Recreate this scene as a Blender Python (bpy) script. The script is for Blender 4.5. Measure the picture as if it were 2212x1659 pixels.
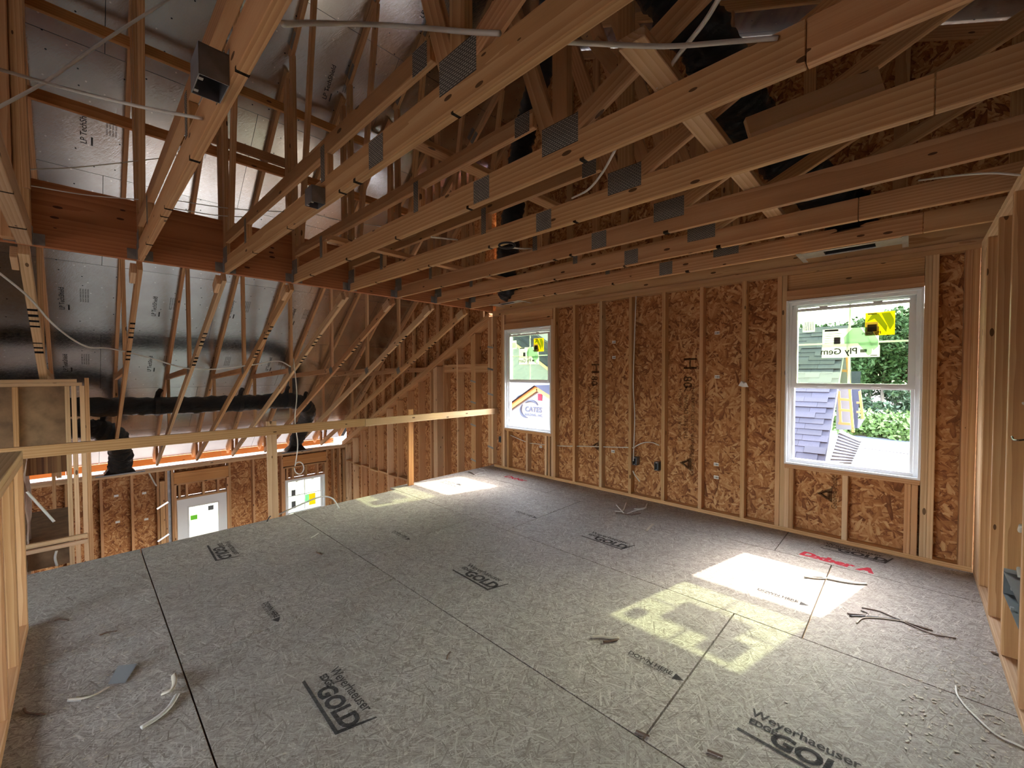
import bpy, bmesh, math, random
from mathutils import Vector, Matrix
random.seed(7)
for o in list(bpy.data.objects): bpy.data.objects.remove(o, do_unlink=True)
S = bpy.context.scene
C = S.collection
R = math.radians
# ------------------------------------------------------------------ camera
CAM = Vector((0, 0, 1.487))
FPX, IW, IH = 895.73, 2212, 1659
F = Vector((-0.69166523, 0.72174112, -0.02624825))
RT = Vector((0.72202999, 0.69185788, -0.00231499))
UP = Vector((-0.01648924, 0.02055323, 0.99965277))
cd = bpy.data.cameras.new('camera'); cam = bpy.data.objects.new('camera', cd); C.objects.link(cam)
cd.sensor_fit = 'HORIZONTAL'; cd.sensor_width = 36; cd.lens = FPX * 36 / IW; cd.clip_start = 0.02; cd.clip_end = 500
cam.matrix_world = Matrix(((RT.x, UP.x, -F.x, CAM.x), (RT.y, UP.y, -F.y, CAM.y), (RT.z, UP.z, -F.z, CAM.z), (0, 0, 0, 1)))
S.camera = cam
def px(x, y, ax, val):
    """point seen at photo pixel (x, y) on the plane axis ax = val"""
    d = F + RT * ((x - IW / 2) / FPX) - UP * ((y - IH / 2) / FPX)
    return CAM + d * ((val - CAM[ax]) / d[ax])
# ------------------------------------------------------------------ world, sun, exposure
w = bpy.data.worlds.new('sky'); S.world = w; w.use_nodes = True
wn = w.node_tree; bg = wn.nodes['Background']
sk = wn.nodes.new('ShaderNodeTexSky'); sk.sky_type = 'NISHITA'; sk.sun_disc = False
sk.sun_elevation = R(40); sk.sun_rotation = R(13); sk.air_density = 1.0; sk.dust_density = 1.5; sk.ozone_density = 1.0
hsv = wn.nodes.new('ShaderNodeHueSaturation'); hsv.inputs['Saturation'].default_value = 0.5
wn.links.new(sk.outputs[0], hsv.inputs['Color']); wn.links.new(hsv.outputs[0], bg.inputs[0]); bg.inputs[1].default_value = 0.265
sd = bpy.data.lights.new('sun', 'SUN'); sun = bpy.data.objects.new('sun', sd); C.objects.link(sun)
sd.energy = 0.6; sd.angle = R(0.6); sd.color = (1.0, 0.94, 0.86)
sun.rotation_euler = Vector((-0.277, -1.165, -1.0)).to_track_quat('-Z', 'Y').to_euler()
sun.location = (3, 14, 12)
S.view_settings.view_transform = 'Standard'; S.view_settings.look = 'None'
S.view_settings.exposure = 4.4; S.view_settings.gamma = 1.0; S.view_settings.use_curve_mapping = False
S.cycles.max_bounces = 10; S.cycles.diffuse_bounces = 7; S.cycles.glossy_bounces = 4; S.cycles.transparent_max_bounces = 12
S.cycles.sample_clamp_indirect = 8.0
# ------------------------------------------------------------------ materials
MATS = {}
class NT:
    def __init__(s, name):
        s.m = bpy.data.materials.new(name); s.m.use_nodes = True; s.t = s.m.node_tree
        s.b = s.t.nodes['Principled BSDF']; MATS[name] = s.m
    def n(s, t, **k):
        x = s.t.nodes.new(t)
        for a, v in k.items(): setattr(x, a, v)
        return x
    def l(s, a, b): s.t.links.new(a, b)
    def math(s, op, a, b=None, c=None):
        x = s.n('ShaderNodeMath', operation=op)
        for i, v in enumerate((a, b, c)):
            if v is None: continue
            if isinstance(v, (int, float)): x.inputs[i].default_value = v
            else: s.l(v, x.inputs[i])
        return x.outputs[0]
    def mix(s, f, a, b, mode='MIX'):
        x = s.n('ShaderNodeMix', data_type='RGBA', blend_type=mode)
        for i, v in ((0, f), (6, a), (7, b)):
            if isinstance(v, (int, float)): x.inputs[i].default_value = v
            elif isinstance(v, tuple): x.inputs[i].default_value = v if len(v) == 4 else v + (1,)
            else: s.l(v, x.inputs[i])
        return x.outputs[2]
    def ramp(s, f, stops):
        x = s.n('ShaderNodeValToRGB'); e = x.color_ramp.elements
        while len(e) < len(stops): e.new(0.5)
        for i, (p, c) in enumerate(stops): e[i].position = p; e[i].color = c + (1,)
        s.l(f, x.inputs[0]); return x.outputs[0]
    def mapv(s, v, scale=(1, 1, 1), rot=(0, 0, 0), loc=(0, 0, 0)):
        if any(rot):      # turn first, then stretch
            q = s.n('ShaderNodeMapping'); q.inputs[2].default_value = rot; s.l(v, q.inputs[0]); v = q.outputs[0]
        x = s.n('ShaderNodeMapping'); x.inputs[1].default_value = loc; x.inputs[3].default_value = scale
        s.l(v, x.inputs[0]); return x.outputs[0]
    def obj(s): return s.n('ShaderNodeTexCoord').outputs['Object']
    def noise(s, v, scale, detail=3, rough=0.55, dist=0):
        x = s.n('ShaderNodeTexNoise'); x.inputs['Scale'].default_value = scale; x.inputs['Detail'].default_value = detail
        x.inputs['Roughness'].default_value = rough; x.inputs['Distortion'].default_value = dist
        if v is not None: s.l(v, x.inputs['Vector'])
        return x.outputs[0]
    def bump(s, h, strength=0.3, dist=0.002):
        x = s.n('ShaderNodeBump'); x.inputs['Strength'].default_value = strength; x.inputs['Distance'].default_value = dist
        s.l(h, x.inputs['Height']); s.l(x.outputs[0], s.b.inputs['Normal'])
    def col(s, c):
        if isinstance(c, tuple): s.b.inputs['Base Color'].default_value = c + (1,)
        else: s.l(c, s.b.inputs['Base Color'])
    def pr(s, rough=0.6, metal=0.0, spec=0.5):
        s.b.inputs['Roughness'].default_value = rough; s.b.inputs['Metallic'].default_value = metal
        s.b.inputs['Specular IOR Level'].default_value = spec; return s
def plain(name, c, rough=0.6, metal=0.0, var=0.0, spec=0.5):
    t = NT(name).pr(rough, metal, spec)
    if var:
        t.col(t.ramp(t.noise(t.obj(), 9, 4), [(0.3, tuple(max(0, x * (1 - var)) for x in c)), (0.7, tuple(min(1, x * (1 + var)) for x in c))]))
    else: t.col(c)
    return t.m
def wood(name, light, mid, dark, knots=True, gs=1.0):
    t = NT(name).pr(0.62, 0, 0.25)
    oi = t.n('ShaderNodeObjectInfo').outputs['Random']
    off = t.n('ShaderNodeCombineXYZ')
    t.l(t.math('MULTIPLY', oi, 37.0), off.inputs[0]); t.l(t.math('MULTIPLY', oi, 0.31), off.inputs[1])
    t.l(t.math('SUBTRACT', t.math('MULTIPLY', oi, 0.2), 0.17), off.inputs[2])
    va = t.n('ShaderNodeVectorMath', operation='ADD'); t.l(t.obj(), va.inputs[0]); t.l(off.outputs[0], va.inputs[1])
    v = va.outputs[0]
    wv = t.n('ShaderNodeTexWave', wave_type='RINGS', rings_direction='X', wave_profile='SAW')
    t.l(t.mapv(v, (0.07, 1, 1)), wv.inputs['Vector'])
    wv.inputs['Scale'].default_value = 17 * gs; wv.inputs['Distortion'].default_value = 3.2; wv.inputs['Detail'].default_value = 2.5
    wv.inputs['Detail Scale'].default_value = 1.3; wv.inputs['Detail Roughness'].default_value = 0.5
    fine = t.noise(t.mapv(v, (1.4, 60, 60)), 3.0, 4, 0.6)
    big = t.noise(t.mapv(v, (1.2, 4, 4)), 1.4, 3)
    g = t.math('ADD', t.math('MULTIPLY', wv.outputs[1], 0.52), t.math('MULTIPLY', fine, 0.45))
    g = t.math('ADD', t.math('MULTIPLY', g, 0.75), t.math('MULTIPLY', big, 0.3))
    c = t.ramp(g, [(0.22, light), (0.55, mid), (0.95, dark)])
    if knots:
        vo = t.n('ShaderNodeTexVoronoi', feature='F1'); t.l(t.mapv(v, (5.5, 15, 15)), vo.inputs['Vector']); vo.inputs['Scale'].default_value = 1.0
        k = t.math('LESS_THAN', vo.outputs['Distance'], 0.15)
        sel = t.n('ShaderNodeSeparateColor'); t.l(vo.outputs['Color'], sel.inputs[0])
        k = t.math('MULTIPLY', k, t.math('GREATER_THAN', sel.outputs[0], 0.72))
        c = t.mix(k, c, tuple(x * 0.35 for x in dark))
    hs = t.n('ShaderNodeHueSaturation'); t.l(c, hs.inputs['Color'])
    t.l(t.math('ADD', t.math('MULTIPLY', t.math('FRACT', t.math('MULTIPLY', oi, 17.3)), 0.26), 0.86), hs.inputs['Value'])
    t.l(t.math('ADD', t.math('MULTIPLY', t.math('FRACT', t.math('MULTIPLY', oi, 7.7)), 0.010), 0.492), hs.inputs['Hue'])
    t.col(hs.outputs[0]); t.bump(g, 0.12, 0.001)
    return t.m
LUM = wood('lumber', (0.64, 0.40, 0.20), (0.52, 0.285, 0.122), (0.33, 0.155, 0.056))
PALE = wood('pale_lumber', (0.70, 0.50, 0.30), (0.60, 0.39, 0.205), (0.42, 0.24, 0.105))
LVLM = wood('laminated_veneer', (0.52, 0.21, 0.085), (0.43, 0.158, 0.060), (0.27, 0.09, 0.036), True, 0.7)
RED = wood('orange_lumber', (0.58, 0.29, 0.105), (0.48, 0.215, 0.07), (0.33, 0.13, 0.04))
def osb(name, stops, ls, ss, layers=6, bumpy=0.25, tint=None):
    t = NT(name).pr(0.72, 0, 0.22)
    oi = t.n('ShaderNodeObjectInfo').outputs['Random']
    off = t.n('ShaderNodeCombineXYZ'); t.l(t.math('MULTIPLY', oi, 53.0), off.inputs[0]); t.l(t.math('MULTIPLY', oi, 29.0), off.inputs[1])
    va = t.n('ShaderNodeVectorMath', operation='ADD'); t.l(t.obj(), va.inputs[0]); t.l(off.outputs[0], va.inputs[1]); v = va.outputs[0]
    pr = cl = None
    for i in range(layers):
        a = (0.15, 1.1, -0.75, 1.75, -0.3, 0.65, -1.25, 2.4)[i]
        k = (1.0, 0.85, 1.2, 1.4, 0.75, 1.1, 0.95, 1.3)[i]
        vo = t.n('ShaderNodeTexVoronoi', feature='F1', voronoi_dimensions='2D')
        t.l(t.mapv(v, (ls * k, ss * k, 1), (0, 0, a), (i * 3.1, i * 1.7, 0)), vo.inputs['Vector']); vo.inputs['Scale'].default_value = 1.0
        sp = t.n('ShaderNodeSeparateColor'); t.l(vo.outputs['Color'], sp.inputs[0])
        shade = t.math('SUBTRACT', sp.outputs[1], t.math('MULTIPLY', t.math('POWER', vo.outputs['Distance'], 2.0), 0.55))
        if pr is None: pr, cl = sp.outputs[0], shade
        else:
            gt = t.math('GREATER_THAN', sp.outputs[0], pr)
            mx = t.n('ShaderNodeMix', data_type='FLOAT'); t.l(gt, mx.inputs[0]); t.l(cl, mx.inputs[2]); t.l(shade, mx.inputs[3])
            cl = mx.outputs[0]; pr = t.math('MAXIMUM', pr, sp.outputs[0])
    fn = t.noise(t.mapv(v, (14, 90, 1), (0, 0, 0.5)), 1.6, 4, 0.65)
    lo = t.noise(v, 1.1, 3)
    g = t.math('ADD', t.math('MULTIPLY', cl, 0.72), t.math('MULTIPLY', fn, 0.42))
    c = t.ramp(g, stops)
    c = t.mix(t.math('MULTIPLY', t.math('SUBTRACT', lo, 0.42), 1.1), c, tint or (0.2, 0.13, 0.09))
    t.col(c); t.bump(g, bumpy, 0.0015)
    return t.m
OSBW = osb('wall_osb', [(0.10, (0.16, 0.052, 0.018)), (0.40, (0.385, 0.155, 0.053)), (0.66, (0.52, 0.255, 0.10)), (0.95, (0.67, 0.41, 0.20))], 11, 44, tint=(0.30, 0.13, 0.047))
OSBF = osb('floor_osb', [(0.05, (0.19, 0.16, 0.13)), (0.4, (0.35, 0.305, 0.26)), (0.7, (0.45, 0.40, 0.345)), (0.98, (0.62, 0.57, 0.50))], 17, 190, 8, 0.3, tint=(0.27, 0.24, 0.21))
def foil():
    t = NT('radiant_foil').pr(0.3, 1.0)
    v = t.obj()
    n1 = t.noise(v, 26, 5, 0.7); n2 = t.noise(t.mapv(v, (10, 42, 1), (0, 0, 0.6)), 1.5, 3, 0.6, 1.5); n3 = t.noise(v, 2.2, 3)
    t.col(t.ramp(n3, [(0.25, (0.50, 0.49, 0.475)), (0.75, (0.68, 0.67, 0.655))]))
    t.l(t.math('ADD', t.math('MULTIPLY', n1, 0.2), 0.08), t.b.inputs['Roughness'])
    vo = t.n('ShaderNodeTexVoronoi', feature='F1', voronoi_dimensions='2D'); t.l(v, vo.inputs['Vector']); vo.inputs['Scale'].default_value = 6.5
    sp = t.n('ShaderNodeSeparateColor'); t.l(vo.outputs['Color'], sp.inputs[0])
    dot = t.math('MULTIPLY', t.math('LESS_THAN', vo.outputs['Distance'], 0.045), t.math('GREATER_THAN', sp.outputs[0], 0.45))
    base = t.b.inputs['Base Color'].links[0].from_socket
    t.col(t.mix(dot, base, t.mix(t.math('GREATER_THAN', sp.outputs[1], 0.5), (0.03, 0.03, 0.03), (1.0, 0.98, 0.95))))  # nail specks: dark dots plus white glints painted into the colour
    t.bump(t.math('ADD', n1, t.math('MULTIPLY', n2, 0.8)), 0.22, 0.003)
    return t.m
FOIL = foil()
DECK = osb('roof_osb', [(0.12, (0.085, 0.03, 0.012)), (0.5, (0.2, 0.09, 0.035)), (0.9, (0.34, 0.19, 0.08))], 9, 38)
def plate():
    t = NT('galvanised_plate').pr(0.55, 0.35)
    v = t.obj(); br = t.n('ShaderNodeTexBrick'); t.l(v, br.inputs['Vector'])
    br.inputs['Scale'].default_value = 1.0; br.inputs['Brick Width'].default_value = 0.022; br.inputs['Row Height'].default_value = 0.009
    br.inputs['Mortar Size'].default_value = 0.0022; br.inputs['Color1'].default_value = (0.34, 0.31, 0.255, 1); br.inputs['Color2'].default_value = (0.42, 0.385, 0.32, 1); br.inputs['Mortar'].default_value = (0.06, 0.055, 0.045, 1)
    t.col(br.outputs[0]); t.bump(br.outputs[1], -0.4, 0.002); return t.m
PLATE = plate()
GALV = plain('galvanised_steel', (0.36, 0.36, 0.35), 0.42, 0.9, 0.25)
FOILTAPE = plain('foil_tape', (0.72, 0.72, 0.72), 0.3, 0.9, 0.15)
GREY = plain('grey_box_plastic', (0.11, 0.12, 0.125), 0.45, 0, 0.1)
STEEL = plain('dark_steel', (0.22, 0.22, 0.225), 0.42, 0.7, 0.3)
def duct():
    t = NT('black_duct_film').pr(0.18, 0, 0.7); v = t.obj()
    n = t.noise(t.mapv(v, (5, 2, 5)), 5, 6, 0.75, 2.5)
    t.col((0.006, 0.006, 0.007)); t.bump(n, 1.0, 0.05); return t.m
DUCT = duct()
CABLE = plain('white_cable', (0.62, 0.59, 0.52), 0.45, 0, 0.06)
YCABLE = plain('tan_cable', (0.50, 0.43, 0.32), 0.5, 0, 0.1)
COPPER = plain('brown_wire', (0.13, 0.075, 0.045), 0.5, 0, 0.3)
BLACKW = plain('black_wire', (0.012, 0.012, 0.012), 0.4)
VINYL = plain('white_vinyl', (0.80, 0.81, 0.82), 0.32)
DOORW = plain('white_door_paint', (0.70, 0.70, 0.69), 0.4)
def glass(name, tint):
    t = NT(name); tr = t.n('ShaderNodeBsdfTransparent'); tr.inputs[0].default_value = tint + (1,)
    gl = t.n('ShaderNodeBsdfGlossy'); gl.inputs['Roughness'].default_value = 0.02
    fr = t.n('ShaderNodeFresnel'); fr.inputs[0].default_value = 1.35
    mx = t.n('ShaderNodeMixShader'); t.l(fr.outputs[0], mx.inputs[0]); t.l(tr.outputs[0], mx.inputs[1]); t.l(gl.outputs[0], mx.inputs[2])
    t.l(mx.outputs[0], t.t.nodes['Material Output'].inputs[0]); return t.m
GLASS = glass('low_e_glass', (0.83, 0.88, 0.77))
def film(name, c, alpha, back=0.0):
    """thin print or paper; back = share of light let through from behind"""
    t = NT(name).pr(0.9, 0, 0.05); t.col(c); t.b.inputs['Alpha'].default_value = alpha
    if back:
        tl = t.n('ShaderNodeBsdfTranslucent'); tl.inputs[0].default_value = c + (1,)
        mx = t.n('ShaderNodeMixShader'); mx.inputs[0].default_value = back
        t.l(t.b.outputs[0], mx.inputs[1]); t.l(tl.outputs[0], mx.inputs[2]); t.l(mx.outputs[0], t.t.nodes['Material Output'].inputs[0])
    return t.m
PAPER = film('label_paper', (0.74, 0.74, 0.70), 0.7, 0.45)
YEL = film('label_yellow', (0.85, 0.62, 0.02), 0.93, 0.5)
GRN = film('label_green', (0.22, 0.50, 0.06), 0.85, 0.4)
LGRN = film('label_pale_green', (0.22, 0.60, 0.30), 0.6, 0.4)
INK = plain('grey_ink', (0.035, 0.037, 0.042), 0.75)
INKF = film('faded_ink', (0.03, 0.032, 0.036), 0.72)
INKW = film('sheathing_ink', (0.02, 0.012, 0.008), 0.6)
REDP = film('red_spray_paint', (0.62, 0.035, 0.06), 0.72)
BLKS = film('black_spray_paint', (0.012, 0.014, 0.016), 0.85)
WHITEP = plain('white_paper', (0.78, 0.77, 0.74), 0.7)
KRAFT = plain('kraft_paper', (0.26, 0.155, 0.075), 0.7, 0, 0.3)
PINK = plain('pink_fibre', (0.62, 0.50, 0.44), 0.95, 0, 0.2)
DIRT = plain('sandy_dirt', (0.125, 0.10, 0.082), 0.95, 0, 0.3)
ROAD = plain('asphalt_road', (0.085, 0.093, 0.11), 0.9, 0, 0.06)
GRASS = plain('dry_grass', (0.30, 0.31, 0.10), 0.95, 0, 0.3)
LEAF = plain('leaf_green', (0.028, 0.055, 0.022), 0.6, 0, 0.4)
LEAF2 = plain('bright_leaf', (0.075, 0.13, 0.025), 0.6, 0, 0.3)
BARK = plain('grey_bark', (0.20, 0.17, 0.14), 0.9, 0, 0.2)
WRAP = plain('house_wrap', (0.17, 0.178, 0.195), 0.55, 0, 0.03)
WRAPINK = plain('wrap_ink', (0.05, 0.06, 0.09), 0.7)
def shingle(name, a, b):
    t = NT(name).pr(0.85); oi = t.n('ShaderNodeObjectInfo').outputs['Random']
    n = t.noise(t.obj(), 60, 3)
    t.col(t.mix(n, t.mix(oi, a, b), tuple(x * 0.75 for x in a))); return t.m
SHING = shingle('slate_shingle', (0.019, 0.021, 0.036), (0.036, 0.039, 0.066))
SHING2 = shingle('grey_shingle', (0.07, 0.073, 0.08), (0.11, 0.113, 0.12))
# ------------------------------------------------------------------ helpers
def link(name, me, mat=None, parent=None):
    o = bpy.data.objects.new(name, me); C.objects.link(o)
    if me is not None and mat is not None and not me.materials: me.materials.append(mat)
    if parent is not None: o.parent = parent
    return o
def tag(o, label=None, cat=None, group=None, kind=None):
    if label: o['label'] = label
    if cat: o['category'] = cat
    if group: o['group'] = group
    if kind: o['kind'] = kind
    return o
def root(name, loc, label, cat=None, group=None, kind=None):
    o = bpy.data.objects.new(name, None); C.objects.link(o); o.location = loc; o.empty_display_size = 0.1
    return tag(o, label, cat, group, kind)
BX = {}
def boxmesh(L, W, D, mat, ch):
    k = (round(L, 3), round(W, 3), round(D, 3), mat.name, ch)
    if k in BX: return BX[k]
    x, y, z = L / 2, W / 2, D / 2
    me = bpy.data.meshes.new('board')
    if ch:
        bm = bmesh.new(); bmesh.ops.create_cube(bm, size=1)
        for v in bm.verts: v.co = Vector((v.co.x * L, v.co.y * W, v.co.z * D))
        bmesh.ops.bevel(bm, geom=[e for e in bm.edges], offset=ch, segments=1, affect='EDGES')
        bm.to_mesh(me); bm.free()
    else:
        vs = [(sx * x, sy * y, sz * z) for sx in (-1, 1) for sy in (-1, 1) for sz in (-1, 1)]
        me.from_pydata(vs, [], [(0, 1, 3, 2), (4, 6, 7, 5), (0, 4, 5, 1), (2, 3, 7, 6), (0, 2, 6, 4), (1, 5, 7, 3)])
    me.materials.append(mat); BX[k] = me; return me
def wloc(o):
    v = Vector((0, 0, 0))
    while o is not None: v += o.location; o = o.parent
    return v
def place(o, parent, M):
    """world matrix M for a part under an unrotated root"""
    if parent is not None: M = Matrix.Translation(-wloc(parent)) @ M
    o.matrix_local = M
    return o
def board(name, p0, p1, w, d, mat=None, parent=None, up=(0, 0, 1), ch=0.0025):
    """lumber from p0 to p1 (centre line); d measured along up, w across"""
    p0, p1 = Vector(p0), Vector(p1); ax = (p1 - p0); L = ax.length; ax.normalize()
    u = Vector(up); u = (u - ax * u.dot(ax)).normalized(); s = u.cross(ax)
    M = Matrix(((ax.x, s.x, u.x, 0), (ax.y, s.y, u.y, 0), (ax.z, s.z, u.z, 0), (0, 0, 0, 1)))
    M.translation = (p0 + p1) / 2
    mat = mat or LUM
    o = link(name, boxmesh(L, w, d, mat, ch), None, parent)
    return place(o, parent, M)
def box(name, lo, hi, mat, parent=None, ch=0.0):
    lo, hi = Vector(lo), Vector(hi); s = hi - lo
    o = link(name, boxmesh(s.x, s.y, s.z, mat, ch), None, parent)
    return place(o, parent, Matrix.Translation((lo + hi) / 2))
def stud(name, x, y, z0, z1, wx, wy, mat, parent):
    """upright board, wx along X, wy along Y, grain upright"""
    return board(name, (x, y, z0), (x, y, z1), wx, wy, mat, parent, up=(0, 1, 0))
def rawmesh(name, vs, fs, mat, parent=None, smooth=False, loc=None):
    me = bpy.data.meshes.new(name); me.from_pydata([tuple(v) for v in vs], [], fs); me.update()
    if smooth:
        for p in me.polygons: p.use_smooth = True
    o = link(name, me, mat, parent)
    if parent is not None: o.location = -wloc(parent)
    return o
def spline(pts, n=10):
    pts = [Vector(p) for p in pts]
    if len(pts) < 3:
        return [pts[0].lerp(pts[-1], i / n) for i in range(n + 1)]
    out = []
    P = [pts[0] * 2 - pts[1]] + pts + [pts[-1] * 2 - pts[-2]]
    for i in range(1, len(P) - 2):
        a, b, c, d = P[i - 1:i + 3]
        for j in range(n):
            t = j / n
            out.append(0.5 * ((2 * b) + (c - a) * t + (2 * a - 5 * b + 4 * c - d) * t * t + (3 * b - a - 3 * c + d) * t ** 3))
    out.append(pts[-1]); return out
def tubemesh(pts, r, seg=8, flat=1.0, rf=None, ellup=Vector((0, 0, 1))):
    vs, fs = [], []; N = len(pts); u = None
    for i, p in enumerate(pts):
        t = (pts[min(i + 1, N - 1)] - pts[max(i - 1, 0)]).normalized()
        if u is None:
            u = ellup - t * ellup.dot(t)
            if u.length < 1e-4: u = Vector((1, 0, 0)) - t * t.x
        else: u = u - t * u.dot(t)
        u.normalize(); s = t.cross(u); rr = r * (rf(i / (N - 1)) if rf else 1)
        for k in range(seg):
            a = 2 * math.pi * k / seg
            vs.append(p + u * math.sin(a) * rr * flat + s * math.cos(a) * rr)
    for i in range(N - 1):
        for k in range(seg):
            a, b = i * seg + k, i * seg + (k + 1) % seg
            fs.append((a, b, b + seg, a + seg))
    fs.append(tuple(range(seg))[::-1]); fs.append(tuple((N - 1) * seg + k for k in range(seg)))
    return vs, fs
def tube(name, pts, r, mat, parent=None, seg=8, n=10, flat=1.0, rf=None, curved=True):
    P = spline(pts, n) if curved else [Vector(p) for p in pts]
    vs, fs = tubemesh(P, r, seg, flat, rf)
    if parent is None:
        b = sum(vs, Vector()) / len(vs); b.z = min(v.z for v in vs)
        o = rawmesh(name, [v - b for v in vs], fs, mat, None, True); o.location = b; return o
    return rawmesh(name, vs, fs, mat, parent, True)
def text(name, s, origin, xdir, ydir, size, mat, parent, bold=0.0, xs=1.0, align='LEFT', shear=0.0, extrude=0.0):
    """flat lettering lying on the plane xdir, ydir"""
    cu = bpy.data.curves.new('txt', 'FONT'); cu.body = s; cu.size = size; cu.offset = bold; cu.align_x = align; cu.shear = shear
    cu.extrude = extrude; cu.resolution_u = 3
    t = bpy.data.objects.new('txt', cu); C.objects.link(t); bpy.context.view_layer.update()
    me = bpy.data.meshes.new_from_object(t.evaluated_get(bpy.context.evaluated_depsgraph_get())); me.name = name
    bpy.data.objects.remove(t, do_unlink=True); bpy.data.curves.remove(cu)
    me.materials.clear(); me.materials.append(mat)
    o = link(name, me, None, parent)
    x, y = Vector(xdir).normalized(), Vector(ydir).normalized(); z = x.cross(y)
    M = Matrix(((x.x * xs, y.x, z.x, 0), (x.y * xs, y.y, z.y, 0), (x.z * xs, y.z, z.z, 0), (0, 0, 0, 1))); M.translation = Vector(origin)
    return place(o, parent, M)
def clone(o, parent=None):
    c = o.copy(); C.objects.link(c); c.parent = parent
    for ch in list(o.children): clone(ch, c)
    return c
# ------------------------------------------------------------------ measures shared by the structure
D = 4.544                      # inner face of the window wall
XR = 0.362                     # inner face of the right wall
XL = -4.737                    # loft face of the long beam
XW = -10.2                     # inner face of the outer left wall
ZG = -3.05                     # ground storey floor
ZC = 2.445                     # underside of the ceiling chords
RX, RZ = -3.522, 5.855         # ridge
roofL = lambda x: 0.8333 * (x + 10.55)
roofR = lambda x: 4.2 - 0.47 * x
roof = lambda x: roofL(x) if x < RX else roofR(x)
lowb = lambda x: 2.375 + 0.48 * (x + 4.81)      # underside of the sloped lower chords
YK = lambda k: -0.229 + 0.6096 * k
def prism(name, poly, y0, y1, mat, parent):
    """polygon in XZ given thickness along Y; local XY is the sheet plane so the strands lie flat"""
    n = len(poly); cx = sum(p[0] for p in poly) / n; cz = sum(p[1] for p in poly) / n
    vs = [(p[1] - cz, p[0] - cx, 0) for p in poly] + [(p[1] - cz, p[0] - cx, y1 - y0) for p in poly]
    fs = [tuple(range(n)), tuple(range(n, 2 * n))[::-1]] + [(i, i + n, (i + 1) % n + n, (i + 1) % n) for i in range(n)]
    me = bpy.data.meshes.new(name); me.from_pydata(vs, [], fs); me.update()
    bm = bmesh.new(); bm.from_mesh(me); bmesh.ops.recalc_face_normals(bm, faces=bm.faces); bm.to_mesh(me); bm.free()
    o = link(name, me, mat, parent)
    M = Matrix(((0, 1, 0, cx), (0, 0, 1, y0), (1, 0, 0, cz), (0, 0, 0, 1)))
    return place(o, parent, M)
# ------------------------------------------------------------------ floor of the loft
fl = link('floor', boxmesh(1, 1, 1, LUM, 0).copy(), LUM); fl.data.name = 'floor_frame'
for v in fl.data.vertices: v.co = Vector((v.co.x * 5.2, v.co.y * 7.9, v.co.z * 0.3))
fl.location = (-2.05, 0.75, -0.1725); tag(fl, 'weathered strand board subfloor of the loft', kind='structure')
rows = [(-3.2, -2.11, [-2.3, 0.14], -4.70), (-2.11, -0.89, [-3.16, -0.72], -4.70), (-0.89, 0.33, [-3.163, -0.72], -4.70), (0.33, 1.55, [-2.675, -0.235], -4.70), (1.55, 2.77, [-3.2, -0.757], -4.72),
        (2.77, 3.99, [-2.73, -0.41], -4.86), (3.99, 4.68, [-3.232, -0.79], -4.86)]
for y0, y1, js, xe in rows:
    xs = [xe] + js + [0.55]
    for i in range(len(xs) - 1):
        g = 0.0035; gx = 0.004
        box('floor_panel', (xs[i] + gx * (i > 0), y0 + g, -0.0225), (xs[i + 1] - gx, y1 - g, random.uniform(-0.001, 0.0)), OSBF, fl)
def gold(x, y, s=1.0, mat=INKF):
    z = 0.0012
    text('printed_brand', 'Weyerhaeuser', (x, y + 0.135 * s, z), (1, 0, 0), (0, 1, 0), 0.066 * s, mat, fl, 0.001, 0.93)
    text('printed_brand', 'EDGE', (x + 0.005, y + 0.085 * s, z), (1, 0, 0), (0, 1, 0), 0.045 * s, mat, fl, 0.002, 0.9)
    text('printed_brand', 'GOLD', (x + 0.085, y + 0.035 * s, z), (1, 0, 0), (0, 1, 0), 0.108 * s, mat, fl, 0.0045, 1.02, shear=0.15)
    rawmesh('printed_underline', [(x - 0.02, y + 0.012, z), (x + 0.39, y - 0.002, z), (x + 0.435, y + 0.16 * s, z), (x + 0.425, y + 0.16 * s, z), (x + 0.375, y + 0.014, z), (x - 0.02, y + 0.026, z)], [(0, 1, 4, 5), (1, 2, 3, 4)], mat, fl)
for x, y in ((-2.07, 0.70), (-2.45, 1.905), (-2.115, 3.125), (-0.475, 1.855), (-4.345, 0.72), (-0.5, 4.305)): gold(x, y)
def down(x, y):
    z = 0.0012
    text('printed_arrow_note', 'DOWN HERE', (x, y + 0.018, z), (1, 0, 0), (0, 1, 0), 0.041, INKF, fl, 0.0012, 0.95)
    text('printed_arrow_note', 'THIS SIDE DOWN ON END', (x + 0.005, y + 0.001, z), (1, 0, 0), (0, 1, 0), 0.019, INKF, fl, 0.0003, 0.93)
    rawmesh('printed_arrow', [(x + 0.245, y - 0.004, z), (x + 0.295, y + 0.022, z), (x + 0.245, y + 0.046, z)], [(0, 1, 2)], INKF, fl)
for x, y in ((-1.055, 1.965), (-0.73, 3.165), (-3.0, 0.775), (-3.49, 1.99), (-3.03, 3.195)): down(x, y)
text('red_marking', 'Dxber A', (-0.63, 4.045, 0.0015), (1, -0.04, 0), (0.04, 1, 0), 0.13, REDP, fl, 0.008, 0.98, shear=0.2)
text('red_marking', 'Dxber', (-4.19, 4.19, 0.0015), (1, 0, 0), (0, 1, 0), 0.13, REDP, fl, 0.004, 1.15, shear=0.2)
text('black_marking', '84', px(985, 1046, 2, 0.0015) , (1, 0, 0), (0, 1, 0), 0.075, INK, fl, 0.002)
text('printed_note', 'RATED SHEATHING\n23/32 INCH\nSIZED FOR SPACING', (-4.62, 3.46, 0.0012), (1, 0, 0), (0, 1, 0), 0.04, INKF, fl, 0.0003)
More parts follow.
